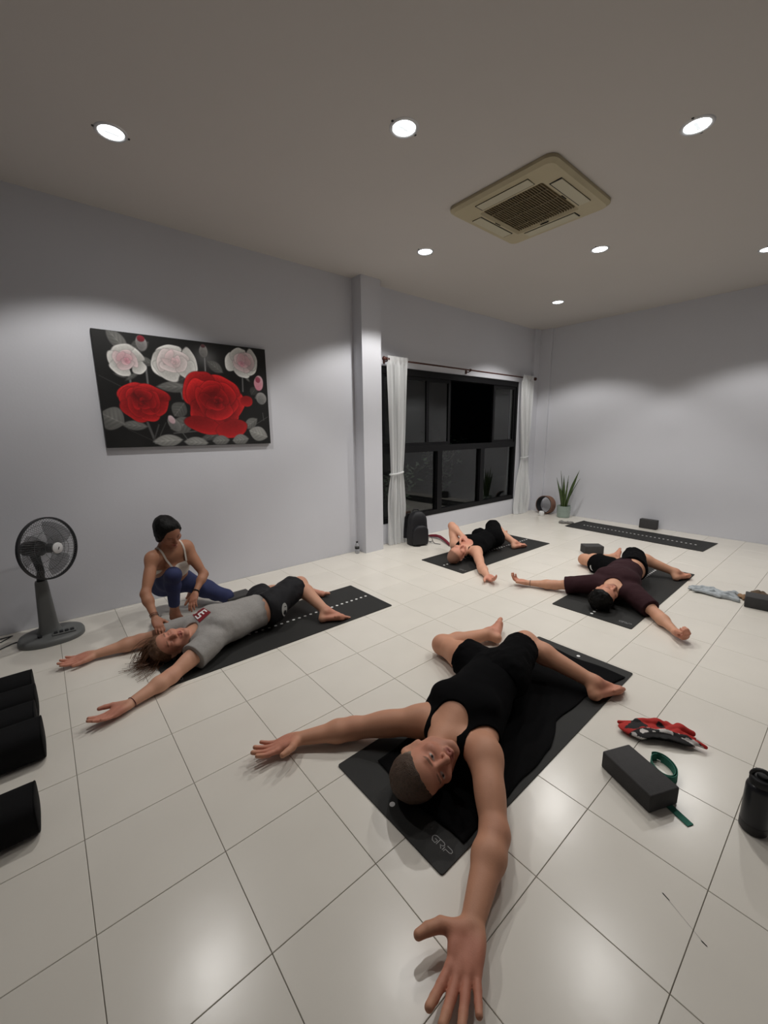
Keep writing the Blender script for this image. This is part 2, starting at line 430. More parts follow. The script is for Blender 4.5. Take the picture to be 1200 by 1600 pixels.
def foot_prims(A, d, sn, right, s=1.0):
    d = nrm(d); sn = orth(sn, d); m = np.cross(d, sn)*(1 if right else -1)
    L = lambda a, b, c: A+s*(d*a+m*b+sn*c)
    P = [Cone(L(-.035, 0, .035), L(-.038, 0, .052), .030*s, .030*s, .03), Cone(L(0, 0, .0), L(.085, .006, .040), .036*s, .026*s, .035, None),
         Cone(L(-.03, -.004, .055), L(.11, -.010, .062), .028*s, .026*s, .02, sn, .75), Cone(L(.02, .012, .045), L(.125, .018, .058), .024*s, .021*s, .025),
         Cone(L(.118, .025, .060), L(.106, -.032, .063), .0225*s, .0185*s, .02)]
    for i, (b, ln, r) in enumerate(((.027, .050, .0155), (.005, .047, .0112), (-.012, .042, .0105), (-.027, .035, .0100), (-.040, .028, .0095))):
        a0 = .128-.006*i-.004*i*i*.5
        P.append(Cone(L(a0-.01, b, .062), L(a0+ln*.6, b*1.06, .061), r*s, r*s, .006)); P.append(Cone(L(a0+ln*.6, b*1.06, .061), L(a0+ln, b*1.06, .067), r*s, r*.92*s, .003))
    P.append(Ell(L(-.002, .033, .004), (d, m, sn), (.012*s, .009*s, .012*s), .015)); P.append(Ell(L(-.006, -.032, .008), (d, m, sn), (.012*s, .009*s, .012*s), .015))
    return P
def head_prims(C, hl, hu, hf, s=1.0, fem=False):
    L = lambda x, y, z: C+s*(hl*x+hu*y+hf*z); ax = (hl, hu, hf); R = lambda *r: tuple(q*s for q in r)
    P = [Ell(L(0, .035, -.018), ax, R(.076, .086, .096), .03), Ell(L(0, -.022, .028), ax, R(.064, .082, .066), .035), Ell(L(0, .045, .040), ax, R(.062, .052, .050), .03)]
    jw = .046 if not fem else .040
    for sx in (-1, 1):
        P.append(Cone(L(sx*jw*1.18, -.035, .004), L(sx*jw, -.068, .018), .018*s, .017*s, .03)); P.append(Cone(L(sx*jw, -.068, .018), L(sx*.014, -.098, .072), .017*s, .016*s, .025))
        P.append(Ell(L(sx*.044, -.022, .062), ax, R(.024, .020, .020), .025))
    P.append(Ell(L(0, -.098, .076), ax, R(.019, .015, .014), .015))
    P.append(Cone(L(-.034, .022, .0815), L(.034, .022, .0815), .0105*s, .0105*s, .016))
    for sx in (-1, 1): P.append(Ell(L(sx*.032, .001, .098), ax, R(.019, .012, .016), .014, neg=True))
    for sx in (-1, 1): P.append(Ell(L(sx*.032, .002, .0765), ax, R(.0155, .0125, .0125), .006))           # closed-over eye form
    P.append(Cone(L(0, .014, .089), L(0, -.028, .111), .0075*s, .0105*s, .010)); P.append(Ell(L(0, -.033, .106), ax, R(.0125, .009, .010), .008))
    for sx in (-1, 1): P.append(Ell(L(sx*.0125, -.036, .097), ax, R(.0075, .0075, .010), .006))
    P.append(Cone(L(-.021, -.0585, .083), L(0, -.0565, .0935), .0055*s, .0068*s, .008)); P.append(Cone(L(.021, -.0585, .083), L(0, -.0565, .0935), .0055*s, .0068*s, .008))
    P.append(Cone(L(-.018, -.0695, .083), L(0, -.072, .0915), .006*s, .0078*s, .008)); P.append(Cone(L(.018, -.0695, .083), L(0, -.072, .0915), .006*s, .0078*s, .008))
    P.append(Cone(L(-.023, -.0635, .093), L(.023, -.0635, .093), .0028*s, .0028*s, .004, neg=True))
    for sx in (-1, 1):
        up = nrm(hu*.95-hf*.25); bk = nrm(hl*sx*.55-hf*.8)
        c = L(sx*.078, -.002, -.008)
        P.append(Cone(c-up*.022*s, c+up*.024*s, .013*s, .020*s, .008, nrm(np.cross(up, bk)), .36)); P.append(Ell(c+hl*sx*.008*s+up*.004*s, (up, bk, np.cross(up, bk)), R(.021, .010, .006), .006, neg=True))
        P.append(Ell(c-up*.028*s, (up, bk, np.cross(up, bk)), R(.011, .008, .006), .008))
    return P
def body(J, male=True, s=1.0, fat=1.0, armf=1.0):
    """J: joints -> dict of primitive groups + frames"""
    g = {}; j = {k: np.asarray(v, float) for k, v in J.items() if not isinstance(v, dict)}
    shL, shR, nk, pv, hL, hR = j['shL'], j['shR'], j['nk'], j['pv'], j['hL'], j['hR']
    cs = nrm(nk-(j['wa'] if 'wa' in j else pv)); cl = orth(shL-shR, cs); cf = np.cross(cl, cs)
    ps = nrm((j['wa'] if 'wa' in j else nk)-pv); pl = orth(hL-hR, ps); pf = np.cross(pl, ps)
    m = 1.0 if male else 0.84
    cc = nk-cs*.175*s
    wa = j['wa'] if 'wa' in j else (cc*.42+pv*.58)
    T = []
    T.append(Ell(cc, (cl, cs, cf), (.152*m*s, .185*s, .108*m*s*fat), .05))
    T.append(Ell(nk-cs*.065*s-cf*.01, (cl, cs, cf), (.150*m*s, .075*s, .078*m*s), .05))
    T.append(Cone(shR*.72+shL*.28-cs*.012, shL*.72+shR*.28-cs*.012, .052*m*s, .052*m*s, .05))
    if male:
        for q in (-1, 1): T.append(Ell(cc+cl*q*.072*s+cs*.045*s+cf*.066*s, (cl, cs, cf), (.082*s, .062*s, .038*s), .045))
    else:
        for q in (-1, 1): T.append(Ell(cc+cl*q*.062*s+cs*.0*s+cf*.070*s, (cl, cs, cf), (.056*s, .056*s, .050*s), .03))
    T.append(Cone(cc-cs*.10*s, wa, .128*m*s, .122*m*s*fat, .06, cf, .76)); T.append(Cone(wa, pv+ps*.02, .122*m*s*fat, .135*m*s, .06, pf, .76))
    for q, S in ((1, shL), (-1, shR)): T.append(Cone(S*.8+cc*.2-cs*.05*s, cc+cl*q*.085*m*s-cs*.10*s-cf*.02, .050*m*s, .055*m*s, .05))
    g['torso'] = T
    hip = [Ell(pv, (pl, ps, pf), (.158*(1 if male else .98)*s, .105*s, .100*s), .05)]
    for H in (hL, hR): hip.append(Ell(H-pf*.045*s-ps*.03*s, (pl, ps, pf), (.078*s, .085*s, .075*s), .05))
    g['hip'] = hip
    hd = J['head']; C = np.asarray(hd['c'], float); hu = nrm(hd['u']); hf = orth(hd['f'], hu); hl = np.cross(hu, hf)
    g['frame'] = dict(hs=s*hd.get('s', 1.0), C=C, hl=hl, hu=hu, hf=hf, cc=cc, cl=cl, cs=cs, cf=cf, ps=ps, pl=pl, pf=pf, wa=wa, nk=nk, pv=pv)
    nb = C-hu*.062*s-hf*.022*s; r = .060 if male else .046
    g['neck'] = [Cone(nk-cs*.02, nb, r*s, (r-.006)*s, .04)]
    for S in (shL, shR): g['neck'].append(Cone(nk*.6+nb*.4-cf*.015, S*.75+nk*.25, .040*m*s, .036*m*s, .05))
    g['head'] = head_prims(C, hl, hu, hf, s*hd.get('s', 1.0), not male)
    for side, q in (('L', 1), ('R', -1)):
        S, E, W = j['sh'+side], j['el'+side], j['wr'+side]; h = J['hand'+side]; pn = np.asarray(h['pn'], float)
        u = nrm(E-S); v = nrm(W-E); am = (m if male else .80)*armf
        P = [Ell(S+u*.01, (u, orth(cf, u), np.cross(u, orth(cf, u))), (.070*am*s, .060*am*s, .058*am*s), .045),
             Cone(S, E, .050*am*s, .041*am*s, .045), Ell(S*.52+E*.48+orth(pn, u)*.008*s, (u, orth(pn, u), np.cross(u, orth(pn, u))), (.105*s, .046*am*s, .044*am*s), .03)]
        M = E+(W-E)*.28
        P += [Cone(E, M, .041*am*s, .0445*am*s, .03, orth(pn, v), .95), Cone(M, W, .0445*am*s, .0275*am*s, .03, orth(pn, v), .84)]
        g['arm'+side] = P
        g['hand'+side] = hand_prims(W, h['d'], pn, side == 'R', s*(1.0 if male else .86)*h.get('s', 1.0), **{k: h[k] for k in ('curl', 'spread', 'thumb', 'curls', 'fr') if k in h})
        Hh, K, A = j['h'+side], j['k'+side], j['a'+side]; f = J['foot'+side]; lm = 1.0 if male else .92
        fr = orth(K-(Hh+A)/2, nrm(A-K)) if np.linalg.norm(np.cross(nrm(K-Hh), nrm(A-K))) > .05 else pf
        t = nrm(K-Hh)
        g['thigh'+side] = [Cone(Hh, Hh+(K-Hh)*.5, .088*lm*s, .077*lm*s, .05), Cone(Hh+(K-Hh)*.5, K, .077*lm*s, .055*lm*s, .05)]
        f2 = orth(fr, t)
        g['shin'+side] = [Ell(K+f2*.006*s, (t, f2, np.cross(t, f2)), (.057*lm*s, .057*lm*s, .055*lm*s), .03),
                          Cone(K, K+(A-K)*.30-fr*.012*s, .050*lm*s, .056*lm*s, .035), Cone(K+(A-K)*.30-fr*.012*s, A, .056*lm*s, .0355*lm*s, .035)]
        g['foot'+side] = foot_prims(A, f['d'], f['sn'], side == 'R', s*(1.0 if male else .88)*f.get('s', 1.0))
    return g
SIDES = ('L', 'R')
def all_prims(g):
    out = list(g['torso'])+g['hip']+g['neck']
    for q in SIDES: out += g['arm'+q]+g['thigh'+q]+g['shin'+q]+g['foot'+q]
    out += g['head']
    for q in SIDES: out += g['hand'+q]
    return out
SKIN_BUMP = dict(rough=0.52, spec=0.35, attr='Col', bump=0.06, bscale=220, var=0.05, vscale=16)
def lin3(c): return np.array(srgb(c)[:3])
def near(P, c, r, soft): return np.clip((r+soft-np.linalg.norm(P-np.asarray(c), axis=1))/soft, 0, 1)[:, None]
def make_person(label, g, J, skin, h, base, rect=None, zin=0.0065, red=(176, 96, 84), brow=(70, 52, 40), scalp=None, lip=(150, 82, 76), stubble=None, eyes=False):
    prims = all_prims(g)
    F, lo, hh, ax = field(prims, h)
    F = ground_cut(F, ax, rect, zin)
    P, Q = surface_nets(F, lo, hh)
    fr = g['frame']; C, hl, hu, hf = fr['C'], fr['hl'], fr['hu'], fr['hf']
    col = np.tile(lin3(skin), (len(P), 1)); rd = lin3(red)
    def mixc(m, c): col[:] = col*(1-m)+np.asarray(c)*m
    for q in SIDES:
        d = nrm(J['hand'+q]['d']); mixc(.45*near(P, np.asarray(J['wr'+q])+d*.11, .07, .05), rd)
        f = nrm(J['foot'+q]['d']); mixc(.35*near(P, np.asarray(J['a'+q])+f*.08+nrm(J['foot'+q]['sn'])*.05, .09, .05), rd)
        mixc(.15*near(P, J['el'+q], .03, .05), rd); mixc(.12*near(P, J['k'+q], .03, .06), rd)
    mixc(.40*near(P, C+hf*.06-hu*.02, .08, .06), rd)
    loc = lambda x, y, z: C+hl*x+hu*y+hf*z
    L3 = np.stack([(P-C)@hl, (P-C)@hu, (P-C)@hf], -1)/fr['hs']
    def blob(x, y, z, rx, ry, rz, soft=.35):
        d = np.sqrt(((L3[:, 0]-x)/rx)**2+((L3[:, 1]-y)/ry)**2+((L3[:, 2]-z)/rz)**2); return np.clip((1+soft-d)/soft, 0, 1)[:, None]
    if stubble is not None: mixc(.35*blob(0, -.08, .05, .06, .036, .06), lin3(stubble))
    mixc(.75*blob(0, -.0635, .092, .021, .010, .02), lin3(lip))
    for sx in (-1, 1):
        mixc(.8*blob(sx*.033, .0235, .088, .019, .0040, .02), lin3(brow)); mixc(.55*blob(sx*.032, .0005, .0885, .0135, .0022, .012), lin3((60, 40, 34)))
    if eyes:
        for sx in (-1, 1):
            mixc(.9*blob(sx*.0325, .001, .090, .0125, .0048, .014, .3), lin3((196, 184, 176))); mixc(1.0*blob(sx*.0335, .001, .092, .0046, .0050, .014, .3), lin3((44, 40, 40)))
    if scalp is not None:
        m = np.clip((L3[:, 1]*.80-L3[:, 2]*.60-.022+0.012*vnoise(P[:, 0]*60, P[:, 1]*60, P[:, 2]*60))/.014, 0, 1)[:, None]*(np.linalg.norm(L3, axis=1) < .14)[:, None]
        mixc(scalp[1]*m, lin3(scalp[0]))
    me = fast_mesh('person', P-np.asarray(base), Q, col)
    o = mesh_obj('person', me, mat('skin', (1, 1, 1, 1), **SKIN_BUMP)); o.location = base
    tag(o, label, 'person', 'people in the yoga class')
    return o
def garment(name, owner, base, prims, m, h, inflate, planes=(), balls=(), cones=(), rect=None, zin=0.0068, wr=0.0, wf=18.0, stretch=(1, 1, 1), colfn=None, post=None):
    F, lo, hh, ax = field(prims, h, inflate)
    X, Y, Z = ax[0][:, None, None], ax[1][None, :, None], ax[2][None, None, :]
    if wr:
        act = np.argwhere(np.abs(F) < wr*3+0.012); i, j, k = act.T
        x, y, z = ax[0][i], ax[1][j], ax[2][k]
        nz = vnoise(x*wf*stretch[0], y*wf*stretch[1], z*wf*stretch[2])+.5*vnoise(x*wf*2.1+7, y*wf*2.1, z*wf*2.1)
        F[i, j, k] += (wr*2*nz).astype(np.float32)
    for p, n in planes:
        n = nrm(n); F = np.maximum(F, ((X-p[0])*n[0]+(Y-p[1])*n[1]+(Z-p[2])*n[2]).astype(np.float32))
    for c, r in balls:
        F = np.maximum(F, (r-np.sqrt((X-c[0])**2+(Y-c[1])**2+(Z-c[2])**2)).astype(np.float32))
    for cn in cones: F = np.maximum(F, -cn.dist(X, Y, Z).astype(np.float32))
    F = ground_cut(F, ax, rect, zin)
    P, Q = surface_nets(F, lo, hh)
    col = colfn(P) if colfn else None
    if post: P = post(P)
    return mesh_obj(name, fast_mesh(name, P-np.asarray(base), Q, col), m, owner)
def short_hair(owner, base, g, m, h=0.0035, infl=0.006, line=(.80, -.60, .020), wob=0.004, s=1.0, extra=(), colfn=None, side=0.10):
    fr = g['frame']; C, hl, hu, hf = fr['C'], fr['hl'], fr['hu'], fr['hf']
    pr = [g['head'][0], g['head'][2]]+list(extra)
    F, lo, hh, ax = field(pr, h, 0.0, pad=.02+infl+wob*2)
    X, Y, Z = np.meshgrid(*ax, indexing='ij'); hs = fr['hs']
    y = (X-C[0])*hu[0]+(Y-C[1])*hu[1]+(Z-C[2])*hu[2]; z = (X-C[0])*hf[0]+(Y-C[1])*hf[1]+(Z-C[2])*hf[2]; x = (X-C[0])*hl[0]+(Y-C[1])*hl[1]+(Z-C[2])*hl[2]; x, y, z = x/hs, y/hs, z/hs
    nz = vnoise(X*45, Y*45, Z*45)+.5*vnoise(X*110, Y*110, Z*110)
    cut = -(y*line[0]+z*line[1]-line[2])+.006*nz-side*np.maximum(0, np.abs(x)-.045)
    grow = np.clip(-cut/.028, 0, 1)                         # hair thickens away from the hairline
    F = F-(.0012+infl*grow).astype(np.float32)+(wob*2*nz*grow).astype(np.float32)
    F = np.maximum(F, (cut*hs).astype(np.float32))
    F = ground_cut(F, ax, None, 0, 0.014)
    P, Q = surface_nets(F, lo, hh)
    return mesh_obj('hair', fast_mesh('hair', P-np.asarray(base), Q, colfn(P) if colfn else None), m, owner)
def arm_cut(g, S, E, r0=.075, r1=.10, back=.0):
    S = np.asarray(S, float); E = np.asarray(E, float); return Cone(S-nrm(E-S)*back, S+(E-S)*.9, r0, r1)
def leg_sleeve(H, K, frac, r0, r1, f=1.0):
    H = np.asarray(H, float); K = np.asarray(K, float); e = H+(K-H)*frac
    return Cone(H, H+(K-H)*(frac+.12), r0, r1, .03, caps=[(e, K-H)])
def bracelet(owner, base, W, d, r, name, color, n=None, thick=.0022, fl=.8):
    d = nrm(d); a = orth(A_(0, 0, 1) if n is None else n, d); b = np.cross(d, a)
    MB().tube([np.asarray(W)-np.asarray(base)+(a*math.cos(t)*r*fl+b*math.sin(t)*r) for t in np.linspace(0, 6.2832, 25)[:-1]], thick, 6, True).build(name, mat('band_'+name+str(color), color, rough=.6), owner, True)
M_BLK = mat('black_cotton', (0.0045, 0.0045, 0.005, 1), rough=0.95, spec=0.06, bump=0.15, bscale=500)

# ------------------------------------------------------------------ man in the black tank top
JA = dict(shL=(1.290, 1.262, .115), elL=(1.035, 1.498, .064), wrL=(.800, 1.640, .042), shR=(1.318, .905, .145), elR=(1.100, .700, .076), wrR=(.815, .583, .056),
          nk=(1.330, 1.105, .150), pv=(1.875, 1.235, .150), hL=(1.91, 1.33, .110), hR=(1.84, 1.150, .190), kL=(1.962, 1.735, .082), aL=(2.375, 1.640, .060),
          kR=(2.250, 1.280, .190), aR=(2.315, .860, .076),
          head=dict(c=(1.078, 1.040, .128), u=(-.97, -.06, -.10), f=(.10, -.72, .66), s=1.09),
          handL=dict(d=(-.97, .22, -.05), pn=(.05, .1, 1), curl=(.10, .22, .15), spread=.13, thumb=(.45, .85, .2), s=1.06, fr=1.15), handR=dict(d=(-.89, -.42, -.05), pn=(-.03, .0, 1), curl=(.05, .12, .1), spread=.19, thumb=(.30, .92, .15), s=1.15, fr=1.22),
          footL=dict(d=(.80, .52, .05), sn=(.5, -.85, -.1)), footR=dict(d=(.93, -.32, .0), sn=(-.25, -.62, -.70)))
gA = body(JA, True, 1.10, 1.06, 1.13)
BA = (1.80, 1.12, 0.0); RA = (.89, 2.71, .775, 1.42)
pa = make_person('man in a black tank top lying on a black towel with arms wide', gA, JA, (197, 144, 116), .0036, BA, RA, .0125, red=(190, 112, 98), brow=(104, 78, 62), stubble=(178, 130, 110), eyes=True)
fr = gA['frame']
garment('tank_top', pa, BA, gA['torso']+gA['neck'][1:]+[gA['hip'][0]], M_BLK, .0048, .0085, planes=[(fr['pv']-fr['ps']*.03, -fr['ps'])],
        balls=[(fr['nk']+fr['cs']*.030+fr['cf']*.075, .094)], cones=[arm_cut(gA, np.array(JA['shL'])+fr['cl']*.020, JA['elL'], .082, .10, .0), arm_cut(gA, np.array(JA['shR'])-fr['cl']*.012-fr['cs']*.01, JA['elR'], .108, .10, .01), Cone(fr['nk'], fr['C'], .078, .085)], rect=RA, zin=.0125, wr=.0016, wf=16)
garment('shorts', pa, BA, gA['hip']+[Cone(fr['pv'], fr['wa'], .138, .13, .05, fr['pf'], .80), leg_sleeve(JA['hL'], JA['kL'], .40, .108, .112), leg_sleeve(JA['hR'], JA['kR'], .74, .108, .092)], M_BLK, .005, .012, planes=[(fr['pv']+fr['ps']*.14, fr['ps'])], rect=RA, zin=.0125, wr=.0045, wf=22)
def hair_cols(g, top, sides, y0=.050, sp=.03):
    f = g['frame']
    def fn(P):
        L1 = (P-f['C'])@f['hu']
        m = np.clip((y0-L1+.012*vnoise(P[:, 0]*50, P[:, 1]*50, P[:, 2]*50))/sp, 0, 1)[:, None]
        n = .75+.7*(vnoise(P[:, 0]*160, P[:, 1]*160, P[:, 2]*160)+.5)[:, None]
        return (lin3(top)*(1-m)+lin3(sides)*m)*n
    return fn
M_HAIRV = mat('short_hair', (1, 1, 1, 1), rough=.6, attr='Col', bump=.6, bscale=260)
short_hair(pa, BA, gA, M_HAIRV, infl=.005, line=(.80, -.58, .012), wob=.0022, colfn=hair_cols(gA, (74, 56, 44), (150, 138, 122)))

# ------------------------------------------------------------------ man in the grey t-shirt
JB = dict(shR=(.730, 2.765, .115), elR=(.445, 2.615, .056), wrR=(.200, 2.512, .036), shL=(.690, 3.095, .120), elL=(.385, 3.245, .060), wrL=(.110, 3.285, .038),
          nk=(.705, 2.930, .140), pv=(1.235, 3.000, .140), hR=(1.235, 2.915, .180), hL=(1.260, 3.085, .100), kR=(1.625, 3.120, .215), aR=(1.655, 2.735, .074), kL=(1.400, 3.500, .085), aL=(1.780, 3.265, .060),
          head=dict(c=(.525, 2.925, .122), u=(-.96, .06, -.15), f=(-.02, -.62, .75)),
          handR=dict(d=(-.95, -.30, -.05), pn=(0, .05, 1), curl=(.12, .25, .2), spread=.07, thumb=(.75, .60, .2)), handL=dict(d=(-.99, .06, -.05), pn=(0, -.35, 1), curl=(.12, .2, .2), spread=.05, thumb=(.8, .5, .2)),
          footR=dict(d=(.90, -.42, .0), sn=(-.3, -.6, -.72)), footL=dict(d=(.78, -.50, .22), sn=(.35, -.3, -.85)))
gB = body(JB, True, 1.04, 1.08, 1.04)
BB = (1.0, 2.95, 0.0); RB = (.43, 2.24, 2.60, 3.22)
pb_ = make_person('man in a grey t-shirt and black shorts lying with arms stretched overhead', gB, JB, (200, 150, 124), .0048, BB, RB, .0066, red=(182, 100, 88), brow=(112, 76, 54))
fr = gB['frame']
def sleeve(S, E, frac, r0, r1):
    S = np.asarray(S, float); E = np.asarray(E, float); return Cone(S, S+(E-S)*(frac+.1), r0, r1, .04, caps=[(S+(E-S)*frac, E-S)])
M_GREY = mat('grey_marl_cotton', srgb(150, 147, 144), rough=.9, spec=.15, var=.10, vscale=120, bump=.15, bscale=400)
garment('t_shirt', pb_, BB, gB['torso']+[gB['hip'][0], sleeve(JB['shL'], JB['elL'], .44, .074, .070), sleeve(JB['shR'], JB['elR'], .40, .076, .076)]+gB['neck'][1:], M_GREY, .0055, .017, planes=[(fr['pv']+fr['ps']*.052, -fr['ps'])],
        balls=[(fr['nk']+fr['cs']*.06+fr['cf']*.03, .068)], cones=[Cone(fr['nk']+fr['cs']*.02, fr['C'], .060, .075)], rect=RB, zin=.0068, wr=.0040, wf=15, stretch=(.6, 1.2, 1))
so = garment('shorts', pb_, BB, gB['hip']+[Cone(fr['pv'], fr['wa'], .122, .118, .05, fr['pf'], .80), leg_sleeve(JB['hL'], JB['kL'], .70, .102, .105), leg_sleeve(JB['hR'], JB['kR'], .80, .106, .098)], mat('black_polyester', (0.009, 0.009, 0.011, 1), rough=.7, spec=.25, bump=.1, bscale=300), .0055, .013, planes=[(fr['pv']+fr['ps']*.055, fr['ps'])], rect=RB, zin=.0068, wr=.0045, wf=20)
def decal(owner, base, target_pts, name, m, eps=.0025, nu=24, nv=16, shape=None, cast=None):
    """flat print wrapped onto a garment: target_pts = 4 corner pixels seen in the photo -> projected on the garment's own surface"""
    bm = bmesh.new(); bm.from_mesh(cast.data); from mathutils.bvhtree import BVHTree
    bvh = BVHTree.FromBMesh(bm); bm.free(); o0 = Vector((0, 0, CAM_H))-Vector(base)
    verts = {}; faces = []; P = []
    c = [np.asarray(q, float) for q in target_pts]
    def at(u, v):
        q = (c[0]*(1-u)+c[1]*u)*(1-v)+(c[3]*(1-u)+c[2]*u)*v; d = Vector(ray_dir(*q)).normalized()
        hit = bvh.ray_cast(o0, d); return None if hit[0] is None else hit[0]+hit[1]*eps
    if shape is None: polys = [[(i/nu, j/nv), ((i+1)/nu, j/nv), ((i+1)/nu, (j+1)/nv), (i/nu, (j+1)/nv)] for i in range(nu) for j in range(nv)]
    else: polys = shape
    b = MB()
    for pl_ in polys:
        pts = [at(*q) for q in pl_]
        if all(p is not None for p in pts): b.add(pts, [tuple(range(len(pts)))])
    me = bpy.data.meshes.new(name); me.from_pydata(b.v, [], b.f); me.update()
    bm = bmesh.new(); bm.from_mesh(me); bmesh.ops.remove_doubles(bm, verts=bm.verts, dist=1e-5); bm.to_mesh(me); bm.free()
    return mesh_obj(name, me, m, owner, True)
def stroke(pts, wd, asp=1.0):
    """quads along a polyline in uv"""
    out = []
    for (x0, y0), (x1, y1) in zip(pts[:-1], pts[1:]):
        dx, dy = (x1-x0)*asp, y1-y0; L = math.hypot(dx, dy)+1e-9; nx, ny = -dy/L*wd/asp, dx/L*wd; n = max(1, int(L/.08))
        ex, ey = (x1-x0)/L*wd*.5, (y1-y0)/L*wd*.5; x0, y0, x1, y1 = x0-ex, y0-ey, x1+ex, y1+ey
        for k in range(n):
            a, b = k/n, (k+1)/n
            out.append([(x0+(x1-x0)*a-nx, y0+(y1-y0)*a-ny), (x0+(x1-x0)*b-nx, y0+(y1-y0)*b-ny), (x0+(x1-x0)*b+nx, y0+(y1-y0)*b+ny), (x0+(x1-x0)*a+nx, y0+(y1-y0)*a+ny)])
    return out
shirtB = [c for c in pb_.children if c.name.startswith('t_shirt')][0]
RED4 = [(303, 960), (329, 955), (328, 958), (311, 972)]
RED4 = [(301, 961), (318, 950), (330, 957), (312, 973)]
decal(pb_, BB, RED4, 'chest_patch', mat('dark_red_print', srgb(120, 22, 34), rough=.8), .003, cast=shirtB)
decal(pb_, BB, RED4, 'chest_lettering', mat('white_ink', (.8, .8, .8, 1), rough=.7), .0045, cast=shirtB, shape=stroke([(.10, .30), (.10, .62), (.36, .62), (.36, .30)], .055)+stroke([(.36, .62), (.36, .30), (.62, .30), (.62, .62)], .055)+stroke([(.62, .30), (.88, .30), (.88, .62)], .05))
EMB = [(440, 941), (449, 943), (447, 963), (440, 963)]
shp = []
for k in range(16):
    a0, a1 = 6.2832*k/16, 6.2832*(k+1)/16; shp.append([(.5, .5), (.5+.5*math.cos(a0), .5+.5*math.sin(a0)), (.5+.5*math.cos(a1), .5+.5*math.sin(a1))])
decal(pb_, BB, EMB, 'shorts_emblem', mat('grey_ink', (.34, .34, .33, 1), rough=.7), .003, cast=so, shape=shp)
decal(pb_, BB, EMB, 'emblem_marks', mat('black_ink', (.01, .01, .01, 1), rough=.7), .0045, cast=so, shape=stroke([(.45, .3), (.75, .24)], .03)+stroke([(.35, .62), (.62, .62)], .03)+stroke([(.38, .74), (.58, .74)], .03))
short_hair(pb_, BB, gB, M_HAIRV, h=.0045, infl=.014, line=(.82, -.57, .018), wob=.006, colfn=hair_cols(gB, (92, 62, 40), (104, 72, 48)))
rr = random.Random(12); b = MB(); C = fr['C']; hu, hl, hf = fr['hu'], fr['hl'], fr['hf']
for k in range(120):
    th = rr.uniform(-2.6, .6); ph_ = rr.uniform(.15, 1.15)
    n0 = nrm(hl*math.cos(th)*math.sin(ph_)*1.0+hf*(math.sin(th)*math.sin(ph_))*.9+hu*math.cos(ph_)*1.0-hf*.25)
    p = C+hu*.03-hf*.015+n0*.086; L_ = rr.uniform(.09, .19); dr = nrm(n0+hu*.7+A_(rr.uniform(-.35, .35), rr.uniform(-.35, .35), -.1)); pts = []; v = dr.copy()
    for i in range(8):
        pts.append(p.copy()); v = nrm(v+A_(rr.uniform(-.12, .12), rr.uniform(-.12, .12), -.30)); p = p+v*L_/7
        if p[2] < .012: p[2] = .012+rr.uniform(0, .006); v[2] = max(v[2], 0)
    b.tube([q-np.asarray(BB) for q in pts], [rr.uniform(.006, .011)*(1-.85*i/7) for i in range(8)], 5)
for k in range(110):
    n0 = nrm(hu*rr.uniform(.2, 1)+hl*rr.uniform(-1, 1)-hf*rr.uniform(-.3, .9)); p = C+hu*.03-hf*.015+n0*.09; pts = []; v = nrm(n0+hu*.5); L_ = rr.uniform(.1, .24)
    for i in range(9):
        pts.append(p.copy()); v = nrm(v+A_(rr.uniform(-.22, .22), rr.uniform(-.22, .22), -.26)); p = p+v*L_/8
        if p[2] < .010: p[2] = .010; v[2] = abs(v[2])*.3
    b.tube([q-np.asarray(BB) for q in pts], .0011, 4)
hs = b.build('hair_locks', mat('auburn_hair', srgb(96, 64, 42), rough=.5, var=.3, vscale=40), pb_, True)
bracelet(pb_, BB, np.array(JB['wrR'])+nrm(np.array(JB['elR'])-np.array(JB['wrR']))*.022, np.array(JB['elR'])-np.array(JB['wrR']), .034, 'bracelet', (.10, .02, .02, 1))

# ------------------------------------------------------------------ bald man by the window
JC = dict(shR=(3.800, 2.845, .125), elR=(3.565, 2.600, .060), wrR=(3.415, 2.410, .040), shL=(3.830, 3.195, .135), elL=(3.950, 3.360, .335), wrL=(3.875, 3.130, .262),
          nk=(3.835, 3.020, .140), pv=(4.385, 3.080, .140), hR=(4.370, 2.995, .185), hL=(4.410, 3.170, .100), kR=(4.725, 3.280, .225), aR=(4.655, 2.885, .074), kL=(4.63, 3.47, .085), aL=(4.80, 3.215, .062),
          head=dict(c=(3.595, 2.975, .118), u=(-.95, -.10, -.12), f=(.08, -.45, .88)),
          handR=dict(d=(-.35, -.93, -.02), pn=(-.3, .1, .9), curl=(.35, .5, .35), spread=.06), handL=dict(d=(-.10, -.85, -.45), pn=(.05, .45, -.9), curl=(.15, .25, .2), spread=.06),
          footR=dict(d=(.95, -.25, .0), sn=(-.25, -.6, -.74)), footL=dict(d=(.8, .4, .2), sn=(.4, -.8, -.3)))
gC = body(JC, True, 1.03, 1.04, 1.05)
BC = (4.2, 3.05, 0.0); RC = (3.38, 5.19, 2.70, 3.32)
pc = make_person('bald man in a black tank top lying with one hand on his chest', gC, JC, (212, 160, 134), .0058, BC, RC, .0066, red=(196, 112, 98), scalp=((104, 72, 62), .65))
fr = gC['frame']
garment('tank_top', pc, BC, gC['torso']+gC['neck'][1:]+[gC['hip'][0]], M_BLK, .006, .008, planes=[(fr['pv']-fr['ps']*.03, -fr['ps'])], balls=[(fr['nk']+fr['cs']*.03+fr['cf']*.075, .090)],
        cones=[arm_cut(gC, np.array(JC['shL'])+fr['cl']*.018, JC['elL'], .080, .09, .0), arm_cut(gC, np.array(JC['shR'])-fr['cl']*.0, JC['elR'], .095, .10, .01), Cone(fr['nk'], fr['C'], .074, .08)], rect=RC, zin=.0068, wr=.0015)
